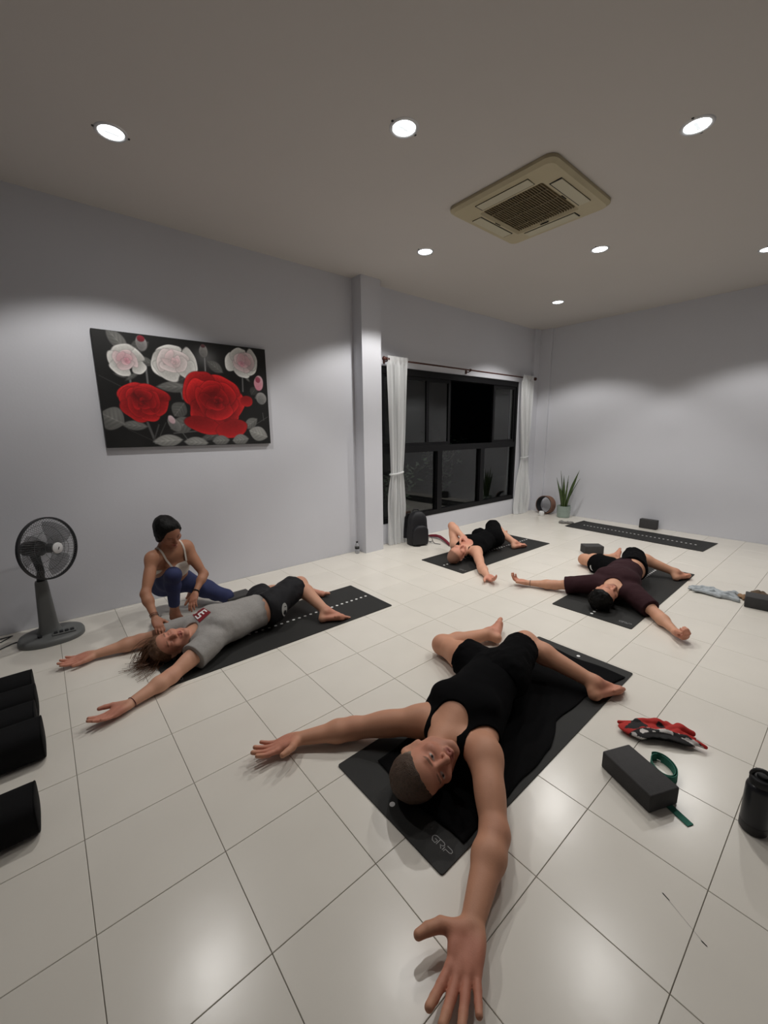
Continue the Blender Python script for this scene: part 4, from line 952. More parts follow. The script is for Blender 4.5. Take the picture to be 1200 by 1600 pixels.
# ------------------------------------------------------------------ yoga mats
M_MAT = mat('charcoal_rubber', srgb(41, 41, 40), rough=0.65, spec=0.3, var=0.05, vscale=20, bump=0.12, bscale=400)
M_DOT = mat('white_print', (0.78, 0.78, 0.77, 1), rough=0.6)
M_LOGO = mat('grey_print', (0.30, 0.30, 0.30, 1), rough=0.6)
GRIP = [[(.95, .95), (.4, .95), (.12, .82), (0, .6), (.03, .35), (.3, .03), (.82, 0), (.86, .5), (.45, .5)], [(.95, .95), (1.7, .95), (1.92, .82), (1.95, .6), (1.78, .42), (1.45, .40), (1.9, 0)], [(1.05, 0), (1.05, .90)], [(2.12, 0), (2.12, .62)], [(2.34, 0), (2.34, .40), (3.05, .40), (3.28, .55), (3.28, .8), (3.05, .95), (2.3, .95)]]
def yoga_mat(cx, cy, rz, label, L=1.83, Wd=0.645, logo=-1, curl=0.0, flip=1, rc=0.012):
    e = empty('yoga_mat', (cx, cy, 0), rz); tag(e, label, 'yoga mat', 'charcoal yoga mats on the floor')
    poly = rounded(L, Wd, rc, 4); b = MB(); th = 0.0055
    n1, n2 = 60, 12
    def top(u, v):
        x = (u-.5)*L; y = (v-.5)*Wd
        z = th
        if curl: z += curl*max(0, (abs(x)-L/2+0.10)/0.10)**2*(1 if x > 0 else 0.3)
        return (x, y, z)
    if curl:
        b.grid(top, n1, n2); k = len(b.v)
        b.grid(lambda u, v: (top(u, v)[0], top(u, v)[1], top(u, v)[2]-th+0.0004), n1, n2)
        for i in range(n1-1):
            for j in (0, n2-1): b.f.append((j*n1+i, j*n1+i+1, k+j*n1+i+1, k+j*n1+i))
        for j in range(n2-1):
            for i in (0, n1-1): b.f.append((j*n1+i, (j+1)*n1+i, k+(j+1)*n1+i, k+j*n1+i))
    else: b.prism(poly, 0.0004, th)
    b.build('mat_sheet', M_MAT, e)
    d = MB(); n = 33; ddz = th+0.0004
    for k in range(n):
        x = -L/2+0.055+(L-0.11)*k/(n-1)
        if curl and abs(x) > L/2-0.11: continue
        d.prism([(x+0.0125*math.cos(a), 0.0115*math.sin(a)) for a in [q*6.283/12 for q in range(12)]], th-0.0005, ddz)
    tag(d.build('dot_print', M_DOT, e), kind='stuff')
    if logo is not None:
        g = MB(); s = 0.0275
        for st in GRIP:
            g.tube([(-L/2+0.068+y_*s, -0.205-x_*s, th) for x_, y_ in st], 0.0016, 6, flat=((0, 0, 1), 0.3))
        g.build('logo_print', M_LOGO, e)
    return e
yoga_mat(1.797, 1.098, 0.012, 'charcoal yoga mat under the man in the black tank top with GRIP lettering')
yoga_mat(1.335, 2.912, -0.004, 'charcoal yoga mat with white dots under the man in the grey shirt')
yoga_mat(4.292, 3.012, -0.012, 'charcoal yoga mat beside the window under the man touching his chest')
yoga_mat(4.262, 1.352, 0.012, 'charcoal yoga mat under the man in the maroon shirt')
yoga_mat(6.594, 2.105, math.pi/2-0.055, 'unused charcoal yoga mat lying along the bare wall', Wd=0.60, logo=None, curl=0.008)

# ------------------------------------------------------------------ yoga blocks
M_BLOCK = mat('charcoal_foam', srgb(64, 63, 63), rough=0.85, var=0.08, vscale=25, bump=0.15, bscale=200)
def block(c, rz, label, d=(0.228, 0.15, 0.078)):
    o = MB().box((0, 0, d[2]/2), d, bev=0.006).build('yoga_block', M_BLOCK, None, auto=50)
    o.location = (*c, 0.0) if len(c) == 2 else c; o.rotation_euler = (0, 0, rz); tag(o, label, 'yoga block', 'charcoal foam yoga blocks')
block((1.823, 0.463), math.radians(66), 'charcoal foam yoga block lying on the green strap', (0.25, 0.152, 0.082))
block((1.235, 3.60), 0.05, 'charcoal foam yoga block beside the crouching woman in leggings')
block((5.20, 2.12), -0.75, 'charcoal foam yoga block by the bent knee of the maroon shirted man', (0.228, 0.15, 0.10))
block((7.145, 2.10), math.pi/2-0.05, 'charcoal foam yoga block standing on edge against the bare wall', (0.24, 0.09, 0.145))
block((4.62, 0.435), math.radians(-82), 'charcoal foam yoga block beside the tan cap and grey towel', (0.228, 0.15, 0.10))

# ------------------------------------------------------------------ green strap
M_STRAP = mat('green_webbing', srgb(46, 108, 92), rough=0.85, var=0.1, vscale=60)
st = empty('yoga_strap', (1.9, 0.42, 0)); tag(st, 'green cotton yoga strap coiled beside and under the foam block', 'strap')
def sp(l): return [(x-1.9, y-0.42, z) for x, y, z in l]
b = MB()
p0 = G(1045, 1252, .002); p1 = G(1079, 1290, .002)
b.ribbon(sp([(p0[0]*(1-t)+p1[0]*t-0.02*(1-t), p0[1]*(1-t)+p1[1]*t, 0.0025) for t in np.linspace(-0.15, 1, 8)]), (0.8, 0.6, 0.0), 0.030, 0.003)
b.build('strap_tail', M_STRAP, st)
cx, cy = 1.985, 0.415
def loop(r1, r2, ax, z0, a0, a1, tilt, n=26, dz=0.0):
    out = []
    for t in np.linspace(a0, a1, n):
        c, s = math.cos(t)*r1, math.sin(t)*r2
        out.append((cx+c*math.cos(ax)-s*math.sin(ax)+tilt*0.02*math.sin(t), cy+c*math.sin(ax)+s*math.cos(ax), z0+dz*(t-a0)))
    return out
b = MB().ribbon(sp(loop(0.062, 0.048, 0.5, 0.019, 0.2, 6.1, 0.5)), (0.05, 0.02, 1), 0.036, 0.003)
b.build('strap_coil', M_STRAP, st)
b = MB().ribbon(sp(loop(0.072, 0.056, 0.5, 0.020, 2.3, 6.9, 0.5)), (0.1, 0.05, 1), 0.036, 0.003)
b.build('strap_coil', M_STRAP, st)
b = MB().ribbon(sp([(cx-0.05+0.02*math.sin(t*2), cy+0.07+0.055*t, 0.019) for t in np.linspace(0, 1, 10)]), (0, 0, 1), 0.034, 0.003)
b.build('strap_loop', mat('dark_green_webbing', srgb(30, 58, 52), rough=0.85), st)

# ------------------------------------------------------------------ black water bottle on the right
M_BOT = mat('black_bottle', (0.012, 0.013, 0.017, 1), rough=0.3, spec=0.5)
M_BOT2 = mat('matte_black_cap', (0.010, 0.010, 0.011, 1), rough=0.5)
bo = empty('water_bottle', (1.935, 0.096, 0)); tag(bo, 'black insulated water bottle with a loop cap', 'bottle')
MB().lathe([(0.001, 0.002), (0.040, 0.002), (0.044, 0.008), (0.044, 0.04)], seg=32).build('base_boot', M_BOT2, bo, auto=40)
MB().lathe([(0.0435, 0.036), (0.0435, 0.185), (0.041, 0.198), (0.033, 0.206), (0.030, 0.208)], seg=32).build('body', M_BOT, bo, auto=40)
MB().lathe([(0.033, 0.205), (0.037, 0.207), (0.037, 0.226), (0.033, 0.232), (0.016, 0.233), (0.016, 0.243), (0.001, 0.244)], seg=32).build('cap', M_BOT2, bo, auto=40)
MB().tube([(0.0, 0.031*math.cos(t), 0.226+0.036*math.sin(t)) for t in np.linspace(0, math.pi, 14)], 0.0075, 8).build('carry_loop', M_BOT2, bo, True)

# ------------------------------------------------------------------ clear bottle by the pillar
pb = empty('plastic_bottle', (2.975, 4.10, 0)); tag(pb, 'small clear plastic bottle with a black label by the pillar', 'bottle')
M_CLEAR = mat('clear_plastic', (0.92, 0.94, 0.95, 1), rough=0.06, trans=0.9, ior=1.3)
MB().lathe([(0.001, 0.001), (0.026, 0.001), (0.029, 0.008), (0.029, 0.10), (0.024, 0.118), (0.012, 0.138), (0.011, 0.148)], seg=20).build('body', M_CLEAR, pb, True)
MB().lathe([(0.0297, 0.060), (0.0299, 0.062), (0.0299, 0.085), (0.0297, 0.087)], seg=20, cap=False).build('bottle_label', M_BOT2, pb, True)
MB().lathe([(0.013, 0.140), (0.0138, 0.141), (0.0138, 0.155), (0.012, 0.157), (0.001, 0.157)], seg=16).build('cap', M_BOT2, pb, auto=40)

# ------------------------------------------------------------------ pedestal fan
M_FANG = mat('grey_fan_plastic', srgb(104, 106, 105), rough=0.45)
M_FAND = mat('dark_fan_plastic', srgb(38, 39, 42), rough=0.45)
M_WIRE = mat('guard_wire', srgb(96, 98, 98), rough=0.4, metal=0.5)
M_SMOKE = mat('smoky_blade', (0.035, 0.036, 0.04, 1), rough=0.25, alpha=0.55)
fan = empty('pedestal_fan', (-0.105, 3.89, 0)); tag(fan, 'grey floor fan with a round wire guard beside the painting wall', 'fan')
b = MB(); prof = [(1.0, 0.001), (1.0, 0.022), (0.96, 0.038), (0.86, 0.046), (0.0, 0.052)]
n = 40
def bs(t, k): return (0.205*abs(math.cos(t))**0.85*math.copysign(1, math.cos(t))*k, 0.175*abs(math.sin(t))**0.85*math.copysign(1, math.sin(t))*k)
vs = []; 
for k, z in prof: vs += [(*bs(q*6.2832/n, max(k, 0.001)), z) for q in range(n)]
b.add(vs, [(r*n+q, r*n+(q+1) % n, r*n+n+(q+1) % n, r*n+n+q) for r in range(4) for q in range(n)]+[tuple(reversed(range(n)))])
b.build('base', M_FANG, fan, auto=50)
FA = math.radians(22)                                       # column and head turn this way from facing -y
b = MB(); vs = []
for z, wx, wy, yo in ((0.045, 0.155, 0.12, 0.02), (0.10, 0.118, 0.088, 0.022), (0.44, 0.078, 0.066, 0.03), (0.455, 0.070, 0.058, 0.03)):
    vs += [(p[0]-0.01, p[1]+yo, z) for p in rounded(wx, wy, min(wx, wy)*0.3, 4)]
N = 20; b.add(vs, [(r*N+k, r*N+(k+1) % N, r*N+N+(k+1) % N, r*N+N+k) for r in range(3) for k in range(N)]+[tuple(range(3*N, 4*N)), tuple(reversed(range(N)))])
b.build('column', M_FANG, fan, auto=60)
b = MB().box((0.075, -0.075, 0.053), (0.145, 0.065, 0.012), bev=0.005); b.build('control_panel', M_FANG, fan)
for k in range(4):
    MB().box((0.025+0.033*k, -0.078, 0.063), (0.024, 0.030, 0.012), bev=0.003).build('speed_button', M_FAND, fan)
MB().lathe([(0.001, 0.058), (0.014, 0.058), (0.014, 0.072), (0.001, 0.074)], (-0.07, -0.07, -0.006), 16).build('timer_knob', M_FAND, fan, auto=40)
HC = Vector((0.070, -0.10, 0.725)); AX = Vector((math.sin(FA+0.35), -math.cos(FA+0.35), 0.06)).normalized()
side = AX.cross(Vector((0, 0, 1))).normalized(); upv = side.cross(AX)
RM = Matrix((side, upv, AX)).transposed()
MB().tube([(-0.01, 0.03, 0.45), (0.0, 0.015, 0.54), HC-AX*0.13-Vector((0, 0, 0.05))], [0.026, 0.024, 0.03], 12).build('neck', M_FAND, fan, True)
MB().lathe([(0.002, -0.215), (0.035, -0.213), (0.052, -0.195), (0.058, -0.12), (0.054, -0.068), (0.02, -0.062), (0.002, -0.062)], HC, 24, RM).build('motor_housing', M_FAND, fan, True)
MB().lathe([(0.001, -0.245), (0.010, -0.243), (0.012, -0.215), (0.001, -0.21)], HC, 12, RM).build('swing_knob', M_FAND, fan, True)
FR = 0.222
def guard(z_c, r_c, sgn, wires, rings, name):
    b = MB()
    def pt(a, t):                                            # t 0 hub .. 1 rim
        r = r_c+(FR-r_c)*t; z = z_c*(1-t**2.6)
        return HC+RM @ Vector((r*math.cos(a), r*math.sin(a), z))
    for k in range(wires):
        a = 6.2832*k/wires; b.tube([pt(a+0.10*(1-t)*sgn, t) for t in (0, .35, .65, .85, .95, 1.0)], 0.0011, 4)
    for t in rings: b.tube([pt(6.2832*k/48, t) for k in range(48)], 0.0014, 5, True)
    return b.build(name, M_WIRE, fan, True)
guard(0.075, 0.036, 1, 72, (0.3, 0.62), 'front_guard'); guard(-0.075, 0.05, -1, 60, (0.35, 0.7), 'rear_guard')
MB().lathe([(FR-0.004, -0.012), (FR+0.007, -0.010), (FR+0.007, 0.010), (FR-0.004, 0.012), (FR-0.004, -0.012)], HC, 56, RM, cap=False).build('guard_rim', M_FAND, fan, auto=50)
MB().lathe([(0.001, 0.086), (0.028, 0.085), (0.040, 0.078), (0.042, 0.068), (0.036, 0.064)], HC, 28, RM).build('front_badge', mat('pale_badge', (0.62, 0.62, 0.62, 1), rough=0.4), fan, auto=40)
MB().box(HC+RM @ Vector((0.002, -0.002, 0.0868)), (0.006, 0.020, 0.002), M=RM @ Matrix.Rotation(0.5, 3, 'Z')).build('badge_mark', M_FAND, fan)
MB().lathe([(0.001, 0.045), (0.026, 0.042), (0.034, 0.02), (0.034, -0.03), (0.001, -0.03)], HC, 24, RM).build('blade_hub', M_FAND, fan, True)
for k in range(3):
    def bl(u, v, k=k):
        r = 0.028+0.168*u; wv = (0.35+0.62*math.sin(min(1, u*1.05)*2.3)**0.8) if u > 0 else 0.35
        a = 6.2832*k/3+0.35+(v-0.5)*1.5*wv*0.95-0.25*u
        return HC+RM @ Vector((r*math.cos(a), r*math.sin(a), (v-0.5)*0.045*(1-0.3*u)))
    o = MB().grid(bl, 14, 10).build('blade', M_SMOKE, fan, True)
cab = MB().tube([(-0.12+0.02, 0.10, 0.006), (-0.24, 0.06, 0.006), (-0.36, -0.04, 0.006), (-0.5, -0.04, 0.006), (-0.62, 0.10, 0.006), (-0.5, 0.2, 0.006), (-0.34, 0.215, 0.006), (-0.24, 0.225, 0.006), (-0.3, 0.15, 0.006), (-0.5, 0.12, 0.009), (-0.7, 0.14, 0.006)], 0.0045, 8)
cab.build('power_cord', M_FAND, fan, True)

# ------------------------------------------------------------------ black bolsters at the left
M_BOL = mat('black_bolster_cloth', (0.0065, 0.0065, 0.007, 1), rough=0.9, spec=0.2, bump=0.2, bscale=300)
def bolster(y, x_end, wd, ht, label, L=0.66, seed=0):
    e = empty('bolster', (x_end-L/2, y, 0)); tag(e, label, 'bolster', 'black bolsters on the floor by the fan')
    n = 40
    def prof(a, k=1.0):
        c, s = math.cos(a), math.sin(a); p = 0.62
        return (0, math.copysign(abs(c)**p, c)*wd/2*k, ht/2+math.copysign(abs(s)**p, s)*ht/2*k)
    xs_ = [(-L/2, .93), (-L/2+.006, .985), (-L/2+.015, 1), (0, 1.0), (L/2-.015, 1), (L/2-.006, .985), (L/2, .93)]
    vs = []
    for x, k in xs_:
        for q in range(n):
            p = prof(q*6.2832/n, k); vs.append((x, p[1], max(0.0005, p[2])))
    m = len(xs_); b = MB().add(vs, [(r*n+q, r*n+(q+1) % n, r*n+n+(q+1) % n, r*n+n+q) for r in range(m-1) for q in range(n)]+[tuple(reversed(range(n))), tuple(range((m-1)*n, m*n))])
    b.build('cover', M_BOL, e, auto=50)
    for sx in (-1, 1):
        MB().tube([(sx*(L/2-.004), prof(q*6.2832/n, .975)[1], max(0.004, prof(q*6.2832/n, .975)[2])) for q in range(n)], 0.0035, 6, True).build('piping', M_BOL, e, True)
bolster(3.035, -0.205, 0.195, 0.155, 'black bolster of the row of four, closest to the fan')
bolster(2.838, -0.190, 0.195, 0.155, 'second black bolster of the row of four from the fan')
bolster(2.641, -0.192, 0.195, 0.155, 'third black bolster of the row of four from the fan')
bolster(2.440, -0.165, 0.200, 0.165, 'black bolster of the row of four, farthest from the fan')
bolster(1.965, -0.190, 0.195, 0.15, 'single black bolster lying apart from the row of four')

# ------------------------------------------------------------------ backpack
M_BAG = mat('black_nylon', (0.011, 0.011, 0.014, 1), rough=0.6, bump=0.15, bscale=120)
bp = empty('backpack', (3.86, 3.90, 0), -0.35); tag(bp, 'black backpack standing against the curtain by the window', 'backpack')
def shell(W_, D_, H_, top=0.78, nseg=14, off=(0, 0, 0)):
    b = MB(); vs = []; N = None; lv = []
    for i in range(nseg):
        t = i/(nseg-1); k = 1.0 if t < 0.72 else math.sqrt(max(0.0, 1-((t-0.72)/0.30)**2)); k = max(k, 0.25)
        bl = (0.88+0.12*math.sin(min(1, t*3)*math.pi/2))*(1-(1-top)*t)
        poly = rounded(W_*bl*k, D_*bl*(0.35+0.65*k)*(1+0.06*math.sin(t*7)), min(W_, D_)*bl*k*0.32, 5); N = len(poly)
        vs += [(p[0]+off[0], p[1]+off[1], off[2]+H_*t) for p in poly]
    b.add(vs, [(r*N+k, r*N+(k+1) % N, r*N+N+(k+1) % N, r*N+N+k) for r in range(nseg-1) for k in range(N)]+[tuple(range((nseg-1)*N, nseg*N)), tuple(reversed(range(N)))])
    return b
shell(0.30, 0.19, 0.46, 0.80).build('main_bag', M_BAG, bp, True)
shell(0.235, 0.075, 0.26, 0.9, off=(0, -0.105, 0.02)).build('front_pocket', M_BAG, bp, True)
MB().tube([(-0.045, 0.05, 0.44), (-0.035, 0.06, 0.475), (0.035, 0.06, 0.475), (0.045, 0.05, 0.44)], 0.009, 8).build('grab_handle', M_BAG, bp, True)
for sx in (-1, 1):
    MB().ribbon([(sx*0.085, 0.085, 0.42), (sx*0.11, 0.12, 0.36), (sx*0.12, 0.125, 0.2), (sx*0.135, 0.10, 0.07)], (1, 0, 0), 0.055, 0.012).build('shoulder_strap', M_BAG, bp)
MB().ribbon([(0.135, 0.02, 0.16), (0.165, -0.01, 0.11), (0.205, -0.03, 0.075), (0.215, -0.05, 0.035), (0.185, -0.04, 0.018), (0.155, -0.02, 0.03), (0.14, 0, 0.05)], (0.3, 1, 0.0), 0.03, 0.004).build('hip_strap', M_BAG, bp)
MB().ribbon([(0.21, -0.05, 0.03), (0.225, -0.085, 0.006), (0.25, -0.12, 0.004), (0.285, -0.15, 0.004)], (0.6, 0.5, 0), 0.014, 0.003).build('strap_end', M_BAG, bp)
MB().ribbon([(-0.10, -0.10, 0.004), (-0.06, -0.14, 0.003), (-0.02, -0.15, 0.003)], (0, 1, 0), 0.016, 0.003).build('strap_end', M_BAG, bp)

# ------------------------------------------------------------------ snake plant
M_POT = mat('pale_green_glaze', srgb(150, 165, 156), rough=0.35, var=0.06, vscale=14)
M_SOIL = mat('dark_soil', (0.012, 0.009, 0.006, 1), rough=1.0)
ml = mat('snake_plant_leaf', srgb(66, 84, 44), rough=0.42, var=0.35, vscale=22)
pl = empty('snake_plant', (7.02, 3.405, 0)); tag(pl, 'snake plant with upright pointed leaves in a pale green pot', 'potted plant')
MB().lathe([(0.001, 0.002), (0.098, 0.002), (0.104, 0.008), (0.104, 0.022), (0.108, 0.026), (0.112, 0.19), (0.117, 0.205), (0.110, 0.207), (0.104, 0.19), (0.102, 0.175)], seg=36).build('pot', M_POT, pl, auto=40)
for z in (0.075, 0.125): MB().lathe([(0.109+z*0.02, z), (0.1125+z*0.02, z+0.012), (0.110+z*0.02, z+0.024)], seg=36, cap=False).build('pot_band', M_POT, pl, True)
MB().lathe([(0.001, 0.182), (0.103, 0.178)], seg=24).build('soil', M_SOIL, pl)
# leaf: base offset, tip offset (dy is across the picture, dz height), width, twist
for (x0, y0, x1_, y1_, zt, wd, tw) in ((-.02, .03, -.03, .155, .70, .052, .2), (0, .015, -.01, .095, .82, .040, .9), (-.015, 0, -.02, .03, .74, .050, -.1), (.01, -.015, 0, -.045, .75, .050, .5), (-.03, -.02, -.06, -.075, .64, .046, .1), (.005, -.035, -.02, -.235, .85, .052, -.3), (.03, -.03, .05, -.22, .70, .022, 1.2), (.02, .02, .05, .06, .60, .045, .4), (-.035, .01, -.06, .06, .56, .045, -.4)):
    def lf(u, v, q=(x0, y0, x1_, y1_, zt, wd, tw)):
        x0, y0, x1, y1, zt, wd, tw = q; t = v
        bend = t**1.35
        c = Vector((x0+(x1-x0)*bend, y0+(y1-y0)*bend, 0.176+(zt-0.176)*t))
        wv = wd*(0.62+0.38*math.sin(min(1, t*1.6)*1.57))*(1-max(0, (t-0.55)/0.45)**1.7)
        ang = tw+0.6*t; a = Vector((math.sin(ang)*0.9, math.cos(ang), 0)); s = (u-0.5)*2
        cup = 0.012*(1-s*s)*-1
        return c+a*s*wv/2+Vector((math.cos(ang), -math.sin(ang)*0.9, 0))*cup*(wv/wd)
    o = MB().grid(lf, 7, 18).build('leaf', ml, pl, True)
    sm = o.modifiers.new('thickness', 'SOLIDIFY'); sm.thickness = 0.004

# ------------------------------------------------------------------ yoga wheel and small white holder
wn = Vector((-0.93, 0.10, 0.10)).normalized(); ws = wn.cross(Vector((0, 0, 1))).normalized(); wu = ws.cross(wn)
WM = Matrix((ws, wu, wn)).transposed()
wh = empty('yoga_exercise_ring', (7.09, 3.785, 0)); tag(wh, 'yoga wheel with tan outside and black inside leaning by the plant pot', 'yoga wheel')
wc = Vector((0, 0, 0.167))
MB().lathe([(0.158, -0.066), (0.166, -0.066), (0.166, 0.066), (0.158, 0.066), (0.158, -0.066)], wc, 56, WM, cap=False).build('outer_pad', mat('tan_cork', srgb(128, 94, 78), rough=0.8, var=0.1, vscale=40), wh, auto=40)
MB().lathe([(0.146, -0.064), (0.157, -0.064), (0.157, 0.064), (0.146, 0.064), (0.146, -0.064)], wc, 56, WM, cap=False).build('inner_ring', M_BAG, wh, auto=40)
cu = empty('white_holder', (6.86, 3.73, 0)); tag(cu, 'small white rounded holder on the floor before the yoga wheel', 'holder')
MB().lathe([(0.001, 0.001), (0.043, 0.001), (0.046, 0.006), (0.046, 0.065), (0.040, 0.078), (0.028, 0.083)], seg=28).build('body', M_WHITE, cu, auto=50)
MB().lathe([(0.026, 0.083), (0.027, 0.086), (0.001, 0.087)], seg=20).build('lid', M_WHITE, cu, auto=50)

# ------------------------------------------------------------------ shrubs on the terrace
M_LEAFD = mat('garden_leaf', srgb(96, 116, 92), rough=0.6)
def shrub(x, y, h, n, label, seed):
    e = empty('shrub', (x, y, -0.06)); tag(e, label, 'shrub'); r = random.Random(seed)
    b = MB(); lfm = MB()
    for k in range(n):
        a = r.uniform(0, 6.28); L = h*r.uniform(0.6, 1.0); sp_ = r.uniform(.1, .45)
        pts = [Vector((0.02*math.cos(a), 0.02*math.sin(a), 0.06)) + Vector((math.cos(a)*sp_*t*t, math.sin(a)*sp_*t*t, L*t)) for t in np.linspace(0, 1, 7)]
        b.tube(pts, [0.012*(1-0.8*t) for t in np.linspace(0, 1, 7)], 5)
        for i in range(2, 7):
            for q in range(5):
                c = pts[i]+Vector((r.uniform(-.09, .09), r.uniform(-.09, .09), r.uniform(-.09, .09)))
                d = Vector((r.uniform(-1, 1), r.uniform(-1, 1), r.uniform(-.4, 1))).normalized(); s_ = d.orthogonal().normalized(); l_ = r.uniform(.07, .13)
                lfm.add([c, c+d*l_*.5+s_*l_*.2, c+d*l_, c+d*l_*.5-s_*l_*.2], [(0, 1, 2, 3)])
    b.build('stems', mat('garden_stem', srgb(70, 66, 52), rough=0.9), e); lfm.build('foliage', M_LEAFD, e)
    MB().lathe([(0.001, 0.0), (0.15, 0.0), (0.18, 0.06), (0.001, 0.07)], seg=20).build('root_mound', M_SOIL, e)
shrub(6.5, 5.9, 1.5, 16, 'tall loose shrub outside behind the middle window pane', 4)
shrub(4.7, 5.3, 1.0, 14, 'low leafy shrub outside behind the pane near the backpack', 9)

# ------------------------------------------------------------------ black towel under the man in the tank top
M_TOWEL = mat('black_towel', (0.0045, 0.0045, 0.005, 1), rough=0.95, spec=0.1, bump=0.3, bscale=350)
_xs = [1.02, 1.20, 1.42, 1.73, 1.92, 2.12, 2.31, 2.50, 2.62]; _yr = [.79, .79, .797, .808, .885, .880, .868, .82, .80]; _yl = [1.30, 1.31, 1.33, 1.35, 1.36, 1.38, 1.39, 1.40, 1.40]
def towel_pt(u, v, dz=0.0):
    x = 1.02+1.60*u; a = np.interp(x, _xs, _yr); b = np.interp(x, _xs, _yl); y = a+(b-a)*v+.004*math.sin(x*23)*(1-v)
    x += .012*math.sin(v*7+1)*(1 if u < .1 else 0)+.01*math.sin(v*9)*(1 if u > .9 else 0)
    z = .0062+.0018*(1+math.sin(x*19+v*5)*math.sin(v*13+x*4))
    e = min(v, 1-v, u*2.5, (1-u)*2.5); z += .0022*max(0, 1-e/.03)
    return (x-1.8, y-1.1, z+dz)
n1, n2 = 90, 34; b = MB(); b.grid(lambda u, v: towel_pt(u, v, .0026), n1, n2); k = len(b.v); b.grid(lambda u, v: towel_pt(u, v), n1, n2)
for i in range(n1-1):
    for j in (0, n2-1): b.f.append((j*n1+i, j*n1+i+1, k+j*n1+i+1, k+j*n1+i))
for j in range(n2-1):
    for i in (0, n1-1): b.f.append((j*n1+i, (j+1)*n1+i, k+(j+1)*n1+i, k+j*n1+i))
tw = b.build('towel', M_TOWEL, None, True); tw.location = (1.8, 1.1, 0); tag(tw, 'black towel spread on the mat under the tank top man', 'towel')

# ------------------------------------------------------------------ crumpled cloths (folds grown as an implicit surface)
def crumple(name, base, e1, L, Wd, hgt, m, label, cat, seed, folds=12, h=.0042, colfn=None, extra=None, cav=None, wr=.003):
    r = random.Random(seed); e1 = nrm((*e1, 0)); e2 = A_(-e1[1], e1[0], 0); base = np.asarray((*base, 0.0)); P = [Ell(base+A_(0, 0, hgt*.35), (e1, e2, A_(0, 0, 1)), (L*.42, Wd*.36, hgt*.28), .015)]
    for k in range(folds):
        a = r.uniform(-.46, .3); bb = min(.5, a+r.uniform(.2, .5)); y0 = r.uniform(-.4, .4); y1 = y0+r.uniform(-.25, .25); r0 = hgt*r.uniform(.22, .40)
        z0 = r0*.8+hgt*r.uniform(0, .4)*(1-abs(y0)*1.2)
        P.append(Cone(base+e1*a*L+e2*y0*Wd+A_(0, 0, z0), base+e1*(a+bb)/2*L+e2*((y0+y1)/2+.08)*Wd+A_(0, 0, z0*1.1), r0*.6, r0, .008)); P.append(Cone(base+e1*(a+bb)/2*L+e2*((y0+y1)/2+.08)*Wd+A_(0, 0, z0*1.1), base+e1*bb*L+e2*y1*Wd+A_(0, 0, z0*.8), r0, r0*.5, .008))
    if extra: P += extra(base, e1, e2)
    o = garment(name, None, base, P, m, h, 0.0, wr=wr, wf=26, cones=cav(base, e1, e2) if cav else (), colfn=(lambda Q: colfn(Q, base, e1, e2)) if colfn else None)
    o.location = base; tag(o, label, cat)
    return o
M_GT = mat('pale_grey_towel', srgb(176, 182, 186), rough=.95, spec=.1, bump=.4, bscale=220)
crumple('hand_towel', (4.685, .80), (.12, -.99), .40, .20, .05, M_GT, 'crumpled pale grey towel on the floor beside the tan cap', 'towel', 4, 26, wr=.006)
crumple('tan_cap', (4.755, .555), (.5, -.86), .14, .13, .06, mat('tan_canvas', srgb(142, 112, 84), rough=.9, var=.1, vscale=30), 'small tan cloth cap beside the grey towel', 'cap', 9, 9)
crumple('cloth_pouch', (4.87, .47), (.2, -.98), .20, .12, .085, mat('brown_cloth', srgb(96, 80, 64), rough=.9, var=.15, vscale=30), 'brown cloth pouch behind the foam block by the tan cap', 'pouch', 21, 6)
crumple('grey_cloth', (6.56, 3.135), (.35, -.93), .25, .12, .05, mat('mid_grey_cloth', srgb(120, 118, 114), rough=.95), 'small crumpled grey cloth at the corner of the unused mat', 'cloth', 14, 8)
def red_col(P, base, e1, e2):
    x = (P-base)@e1; y = (P-base)@e2; z = P[:, 2]
    red = lin3((176, 40, 34)); blk = A_(.008, .007, .008); wht = lin3((205, 200, 196)); c = np.tile(red, (len(P), 1))
    n = vnoise(P[:, 0]*20, P[:, 1]*20, P[:, 2]*20); n2 = vnoise(P[:, 0]*42+5, P[:, 1]*42, P[:, 2]*42)
    c[(n > .17) & (y > -.02)] = blk
    rim = np.sqrt(((x-.035)/.135)**2+((y+.075)/.085)**2+((z-.005)/.060)**2)
    band = (rim < 1.30) & (y < .01); c[band] = wht; c[band & (n2 > .03)] = blk; c[rim < 1.04] = blk; c[(y < -.045) & (z < .022)] = blk
    c[(x < -.05) & (x > -.10) & (y < -.055) & (z < .03) & (n2 > 0)] = wht
    return c
crumple('swim_shorts', (2.195, .505), (.50, -.865), .40, .19, .070, mat('red_print_cloth', (1, 1, 1, 1), rough=.8, attr='Col'), 'crumpled red cloth with black and white print beside the foam block', 'clothing', 6, 7, h=.0035, colfn=red_col,
        cav=lambda b0, a, c: [Ell(b0+a*.035-c*.085+A_(0, 0, .004), (a, c, A_(0, 0, 1)), (.125, .070, .042), .01)])
rd = MB(); pts = [(4.235, 4.075, .018), (4.255, 4.02, .026), (4.28, 3.95, .034), (4.28, 3.87, .036), (4.25, 3.78, .030), (4.20, 3.68, .026), (4.14, 3.58, .020), (4.09, 3.50, .015)]
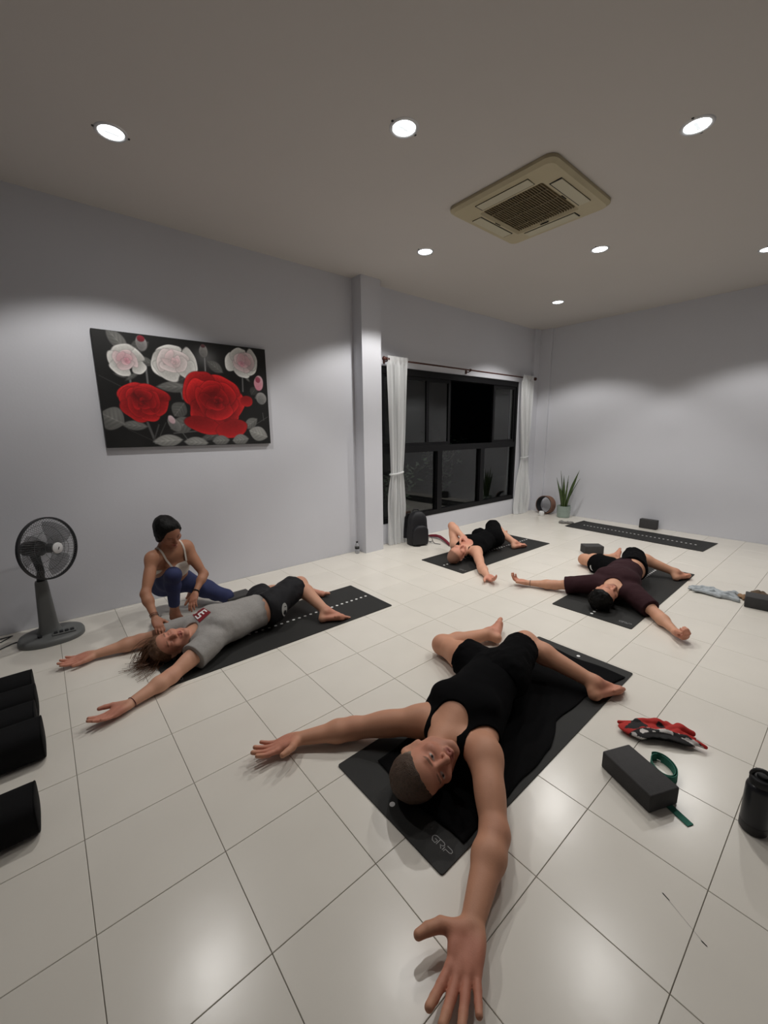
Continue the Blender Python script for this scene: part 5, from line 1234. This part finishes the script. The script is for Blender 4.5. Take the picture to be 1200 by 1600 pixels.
rd.tube([(p[0]-4.2, p[1]-3.8, p[2]) for p in pts], [.012, .034, .040, .034, .027, .024, .022, .014], 14, flat=((0, 0, 1), .5))
o = rd.build('red_sash', mat('dark_red_cloth', srgb(112, 26, 44), rough=.85, bump=.4, bscale=60), None, True); o.location = (4.2, 3.8, 0); tag(o, 'twisted dark red cloth sash between the backpack and the bald man', 'sash')

# ------------------------------------------------------------------ scuffs on the near tiles
M_SCUFF = mat('black_scuff', (0.02, 0.018, 0.016, 1), rough=.8)
for (qa, qb, wd) in (((1036, 1396), (1045, 1406), .0022), ((1097, 1471), (1104, 1478), .0022), ((1046, 1408), (1096, 1469), .0004)):
    a, b_ = G(*qa, .0004), G(*qb, .0004)
    d = nrm(b_-a); sdv = A_(-d[1], d[0], 0)*wd
    MB().add([a-d*.004, a+sdv, b_+sdv*.8, b_+d*.004, b_-sdv*.8, a-sdv], [(0, 5, 4, 3, 2, 1)]).build('scuff_mark', M_SCUFF, floor)

# ------------------------------------------------------------------ sub-parts hang under their parts
NEST = {'pedestal_fan': {'speed_button': 'control_panel', 'front_badge': 'front_guard', 'badge_mark': 'front_guard', 'blade': 'blade_hub', 'swing_knob': 'motor_housing', 'guard_rim': 'rear_guard'},
        'air_conditioner': {'grille_bar': 'grille_backing', 'grille_rib': 'grille_backing', 'slot': 'panel'}, 'snake_plant': {'pot_band': 'pot', 'soil': 'pot'},
        'water_bottle': {'carry_loop': 'cap'}, 'plastic_bottle': {'bottle_label': 'body'},
        'backpack': {'front_pocket': 'main_bag', 'grab_handle': 'main_bag'}, 'downlight': {'lamp_tube': 'lamp'},
        'person': {'chest_patch': 't_shirt', 'chest_lettering': 't_shirt', 'shorts_emblem': 'shorts', 'emblem_marks': 'shorts', 'shorts_mark': 'shorts'}}
stem_ = lambda o: o.name.split('.')[0]
for t in [o for o in COL.objects if o.parent is None]:
    ru = NEST.get(stem_(t))
    if not ru: continue
    kids = list(t.children)
    for c in kids:
        tgt = ru.get(stem_(c))
        if tgt:
            p = [k for k in kids if stem_(k) == tgt]
            if p: c.parent = p[0]
